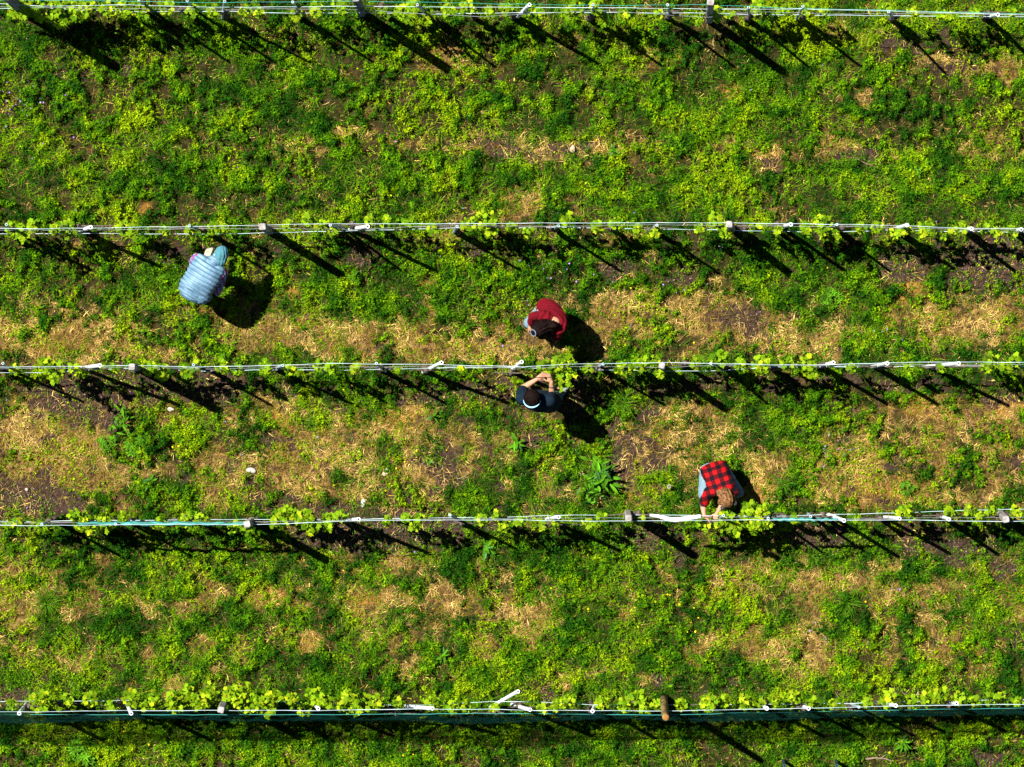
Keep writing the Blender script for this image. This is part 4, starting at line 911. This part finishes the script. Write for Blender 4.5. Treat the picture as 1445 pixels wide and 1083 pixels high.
for (px, py, rad, kind, n, lab) in WEEDS:
    if not n: continue
    B = G(px, py, 0); B.z = float(gz(np.array([B.x]), np.array([B.y]))[0]) - .01
    root = empty('grass_tuft' if kind == 'grass' else 'weed_plant', B); rm = rad / PPM; mb = MB()
    for k in range(n):
        th = wr_.uniform(0, 6.283); g = math.exp(wr_.normal(0, .3))
        if kind == 'rosette':
            c0 = B + Vector((wr_.normal(0, rm * .10 + .035 * (n > 20)), wr_.normal(0, rm * .10 + .06 * (n > 20)), .04 + .20 * wr_.random() * min(1, n / 20)))
            col = tuple(np.array([.046, .150, .003 if wr_.random() < .8 else .03]) * g); lance(mb, c0, th, rm * wr_.uniform(.35, .95) * (.75 if n > 20 else 1), rm * wr_.uniform(.07, .12) * (.75 if n > 20 else 1), wr_.uniform(.15, .5), col)
        elif kind == 'grass':
            c0 = B + Vector((wr_.normal(0, rm * .12), wr_.normal(0, rm * .12), .02))
            col = tuple(np.array([.050, .135, .003]) * g); lance(mb, c0, th, rm * wr_.uniform(.5, 1.15), .0032, wr_.uniform(.3, .8), col, 3)
        else:
            a = wr_.uniform(0, 6.283); q = rm * .75 * math.sqrt(wr_.random()); c0 = B + Vector((math.cos(a) * q, math.sin(a) * q, .04 + .12 * (1 - (q / rm) ** 2) * wr_.random()))
            for j in range(5):
                col = tuple(np.array([.055, .160, .004]) * g); lance(mb, c0, th + j * 1.25 + wr_.normal(0, .2), rm * .28 * wr_.uniform(.7, 1.2), rm * .05, .3, col, 2)
    mb.build('blades' if kind == 'grass' else 'foliage', M['weed'], root, smooth=False)
    sb = MB(); sb.tube([B - Vector((0, 0, .02)), B + Vector((.002, .001, .03)), B + Vector((.003, 0, .06))], [.012, .009, .006], 7); sb.build('stem', M['shoot'], root)
    tag(root, lab, 'grass tuft' if kind == 'grass' else 'weed', 'single weeds and tufts standing out of the turf')

M['stone_white'] = mat('white_stone', (.42, .42, .40), .8, (25, (.30, .28, .26)), bump=(.4, .01))
M['stone_cream'] = mat('cream_stone', (.42, .33, .22), .8, (25, (.30, .22, .14)), bump=(.4, .01))
STONES = [(820.5,668,5.2,'cream','oval cream stone beside the large bushy weed'),(513,710,5,'white','white stone above the second row from the bottom, beside a small green patch'),(355,664,5.5,'white','white stone in the tan litter left of centre'),
 (241,578,4,'white','small white stone near the dark soil patch on the left'),(1018,348,5,'white','pale grey stone just left of the post shadow in the second alley'),(38,691,2.6,'white','tiny white stone on dark soil at the left edge'),
 (543,669,4.5,'cream','cream stone with a small one beside it in the brown litter'),(547,663,2.6,'white','smaller white stone touching the cream stone in the brown litter'),(1293,975,5.5,'cream','pale pink cream stone just above the bottom row on the right'),
 (1160,92,2.8,'white','tiny white stone in the upper right below the topmost row'),(808,211,5,'cream','flat tan stone on the brown strip of the top alley'),(1237,489,2.6,'white','small cream pebble above the middle row on the right'),(945,687,0,'',''),(611,1072,2.5,'white','tiny white stone at the lower edge left of centre')]
for i, (px, py, r0, c, lab) in enumerate(STONES):
    if not r0: continue
    R = random.Random(i + 900); rm = r0 / PPM; B = G(px, py, 0); z0 = float(gz(np.array([B.x]), np.array([B.y]))[0]); a = R.uniform(0, 3.1)
    u = Vector((math.cos(a), math.sin(a), .1)); w = Vector((-u.y, u.x, 0)); n = 14; m = 8; vs = []; fs = []
    cc = Vector((B.x, B.y, z0 + rm * .35 + .012))
    for ii in range(m + 1):
        t = math.pi * ii / m
        for k in range(n):
            b = 2 * math.pi * k / n; st = max(math.sin(t), .03); q = 1 + .16 * math.sin(2 * b + i) + .1 * math.sin(3 * b + 2 * t + i * 2) + R.uniform(-.04, .04)
            vs.append(cc + (u * st * math.cos(b) * 1.15 + w * st * math.sin(b) * .8) * rm * q + Vector((0, 0, .6 * math.cos(t) * rm * q)))
    for ii in range(m):
        for k in range(n): fs.append([ii * n + k, ii * n + n + k, ii * n + n + (k + 1) % n, ii * n + (k + 1) % n])
    mb = MB(); mb.add(vs, fs); o = mb.build('stone', M['stone_' + c]); tag(o, lab, 'stone', 'stones lying in the grass')

# dandelion clock, twigs, red leaves
root = empty('dandelion', G(945, 688, 0)); mb = MB(); c = G(944.5, 687, .16); mb.tube([G(945, 688, -.01), G(945, 688, .08), c], .003, 6); mb.build('stem', M['shoot'], root)
mb = MB()
for k in range(260):
    d = Vector(wr_.normal(0, 1, 3)).normalized(); s = d.orthogonal().normalized(); q = d.cross(s); p = c + d * .028
    mb.add([c, p - s * .004, p + s * .004], [[0, 1, 2]]); mb.add([c, p - q * .004, p + q * .004], [[0, 1, 2]])
mb.build('seed_head', mat('dandelion_seed', (.5, .5, .4), .9, trans=.3), root, smooth=False)
tag(root, 'white dandelion clock left of the plaid shirted person', 'dandelion')
M['twig'] = mat('grey_brown_twig', (.10, .075, .05), .9, (30, (.2, .16, .11)), bump=(.6, .005))
for pts, r0, lab in (([(1218, 1071), (1235, 1069.5), (1250, 1071), (1262, 1076)], .016, 'grey brown branch lying in the grass at the lower right edge'),
                     ([(645, 676), (655, 673), (668, 679)], .008, 'pale curved twig on brown litter above the fourth row'),
                     ([(1207, 222), (1222, 231), (1238, 238)], .006, 'thin straw coloured twig on bare soil in the top alley'),
                     ([(880, 480), (886, 466), (893, 455)], .006, 'thin grey twig on the pale dry patch right of the dark red jumper')):
    mb = MB(); P = [G(*p, .03) for p in pts]; Q = []
    for a, b in zip(P[:-1], P[1:]): Q += [a, a.lerp(b, .5) + Vector((random.uniform(-.01, .01), random.uniform(-.01, .01), .006))]
    Q.append(P[-1]); mb.tube(Q, [r0 * (1 - .5 * k / len(Q)) for k in range(len(Q))], 7, jit=.3)
    k = len(Q) // 2; mb.tube([Q[k], Q[k] + Vector((.05, .04, .01)), Q[k] + Vector((.08, .05, .005))], [r0 * .6, r0 * .4, r0 * .25], 6)
    tag(mb.build('twig', M['twig']), lab, 'twig', 'twigs lying in the alleys')

# tiny wild flowers and soil crumbs (nobody could count them)
def dots(name, spots, col, size, zoff, label, cat, seed, m):
    r = np.random.default_rng(seed); xs, ys = [], []
    for (px, py, rx, ry, n) in spots:
        xs.append((px + r.normal(0, rx, n) - CX) / PPM); ys.append((CY - py - r.normal(0, ry, n)) / PPM)
    x = np.concatenate(xs); y = np.concatenate(ys); n = len(x)
    z = gz(x, y) + look(CANOPY, x, y) * .8 + zoff; u, w = rot_basis(n, .6, r); L = (size * (.6 + .8 * r.random(n)))[:, None]; c = np.stack([x, y, z], -1)
    h = np.array([0, 0, 1.0]); vs = []
    for k in range(6): vs.append(c + u * L * math.cos(k * 1.0472) + w * L * math.sin(k * 1.0472) * .9)
    vs = np.stack(vs, 1); tint = np.array(col) * np.exp(r.normal(0, .2, n))[:, None]
    o = mass(name, vs.reshape(-1, 3), np.arange(6 * n).reshape(n, 6), {'tint': tint}, m, 'stuff'); tag(o, label, cat)
dots('purple_wildflowers', [(25, 145, 20, 14, 22), (60, 170, 60, 40, 16), (1190, 640, 22, 14, 14), (765, 380, 20, 12, 8), (960, 410, 20, 8, 4), (1265, 828, 14, 6, 5), (1155, 890, 14, 8, 5), (1250, 470, 16, 6, 5), (800, 405, 60, 10, 6), (720, 400, 700, 300, 60)],
     (.20, .12, .36), .010, .02, 'tiny purple wild flowers scattered through the turf', 'wildflowers', 5, M['straw'])
dots('yellow_wildflowers', [(960, 868, 14, 18, 9), (575, 1063, 6, 6, 3), (835, 862, 3, 3, 2), (940, 838, 4, 4, 2), (245, 632, 8, 4, 3), (570, 640, 30, 30, 5), (720, 760, 600, 220, 40), (1256, 1061, 2, 2, 1), (210, 1050, 2, 2, 1)],
     (.62, .42, .01), .011, .02, 'tiny yellow wild flowers scattered through the turf', 'wildflowers', 6, M['straw'])
dots('soil_crumbs', [(px, py, rx * .7, ry * .7, int(rx * ry * .12)) for (px, py, rx, ry, s) in SOIL if s > .6] + [(720, 540, 500, 300, 500)],
     (.16, .12, .09), .007, .004, 'pale crumbs and pebbles on the bare soil', 'pebbles', 9, M['straw'])
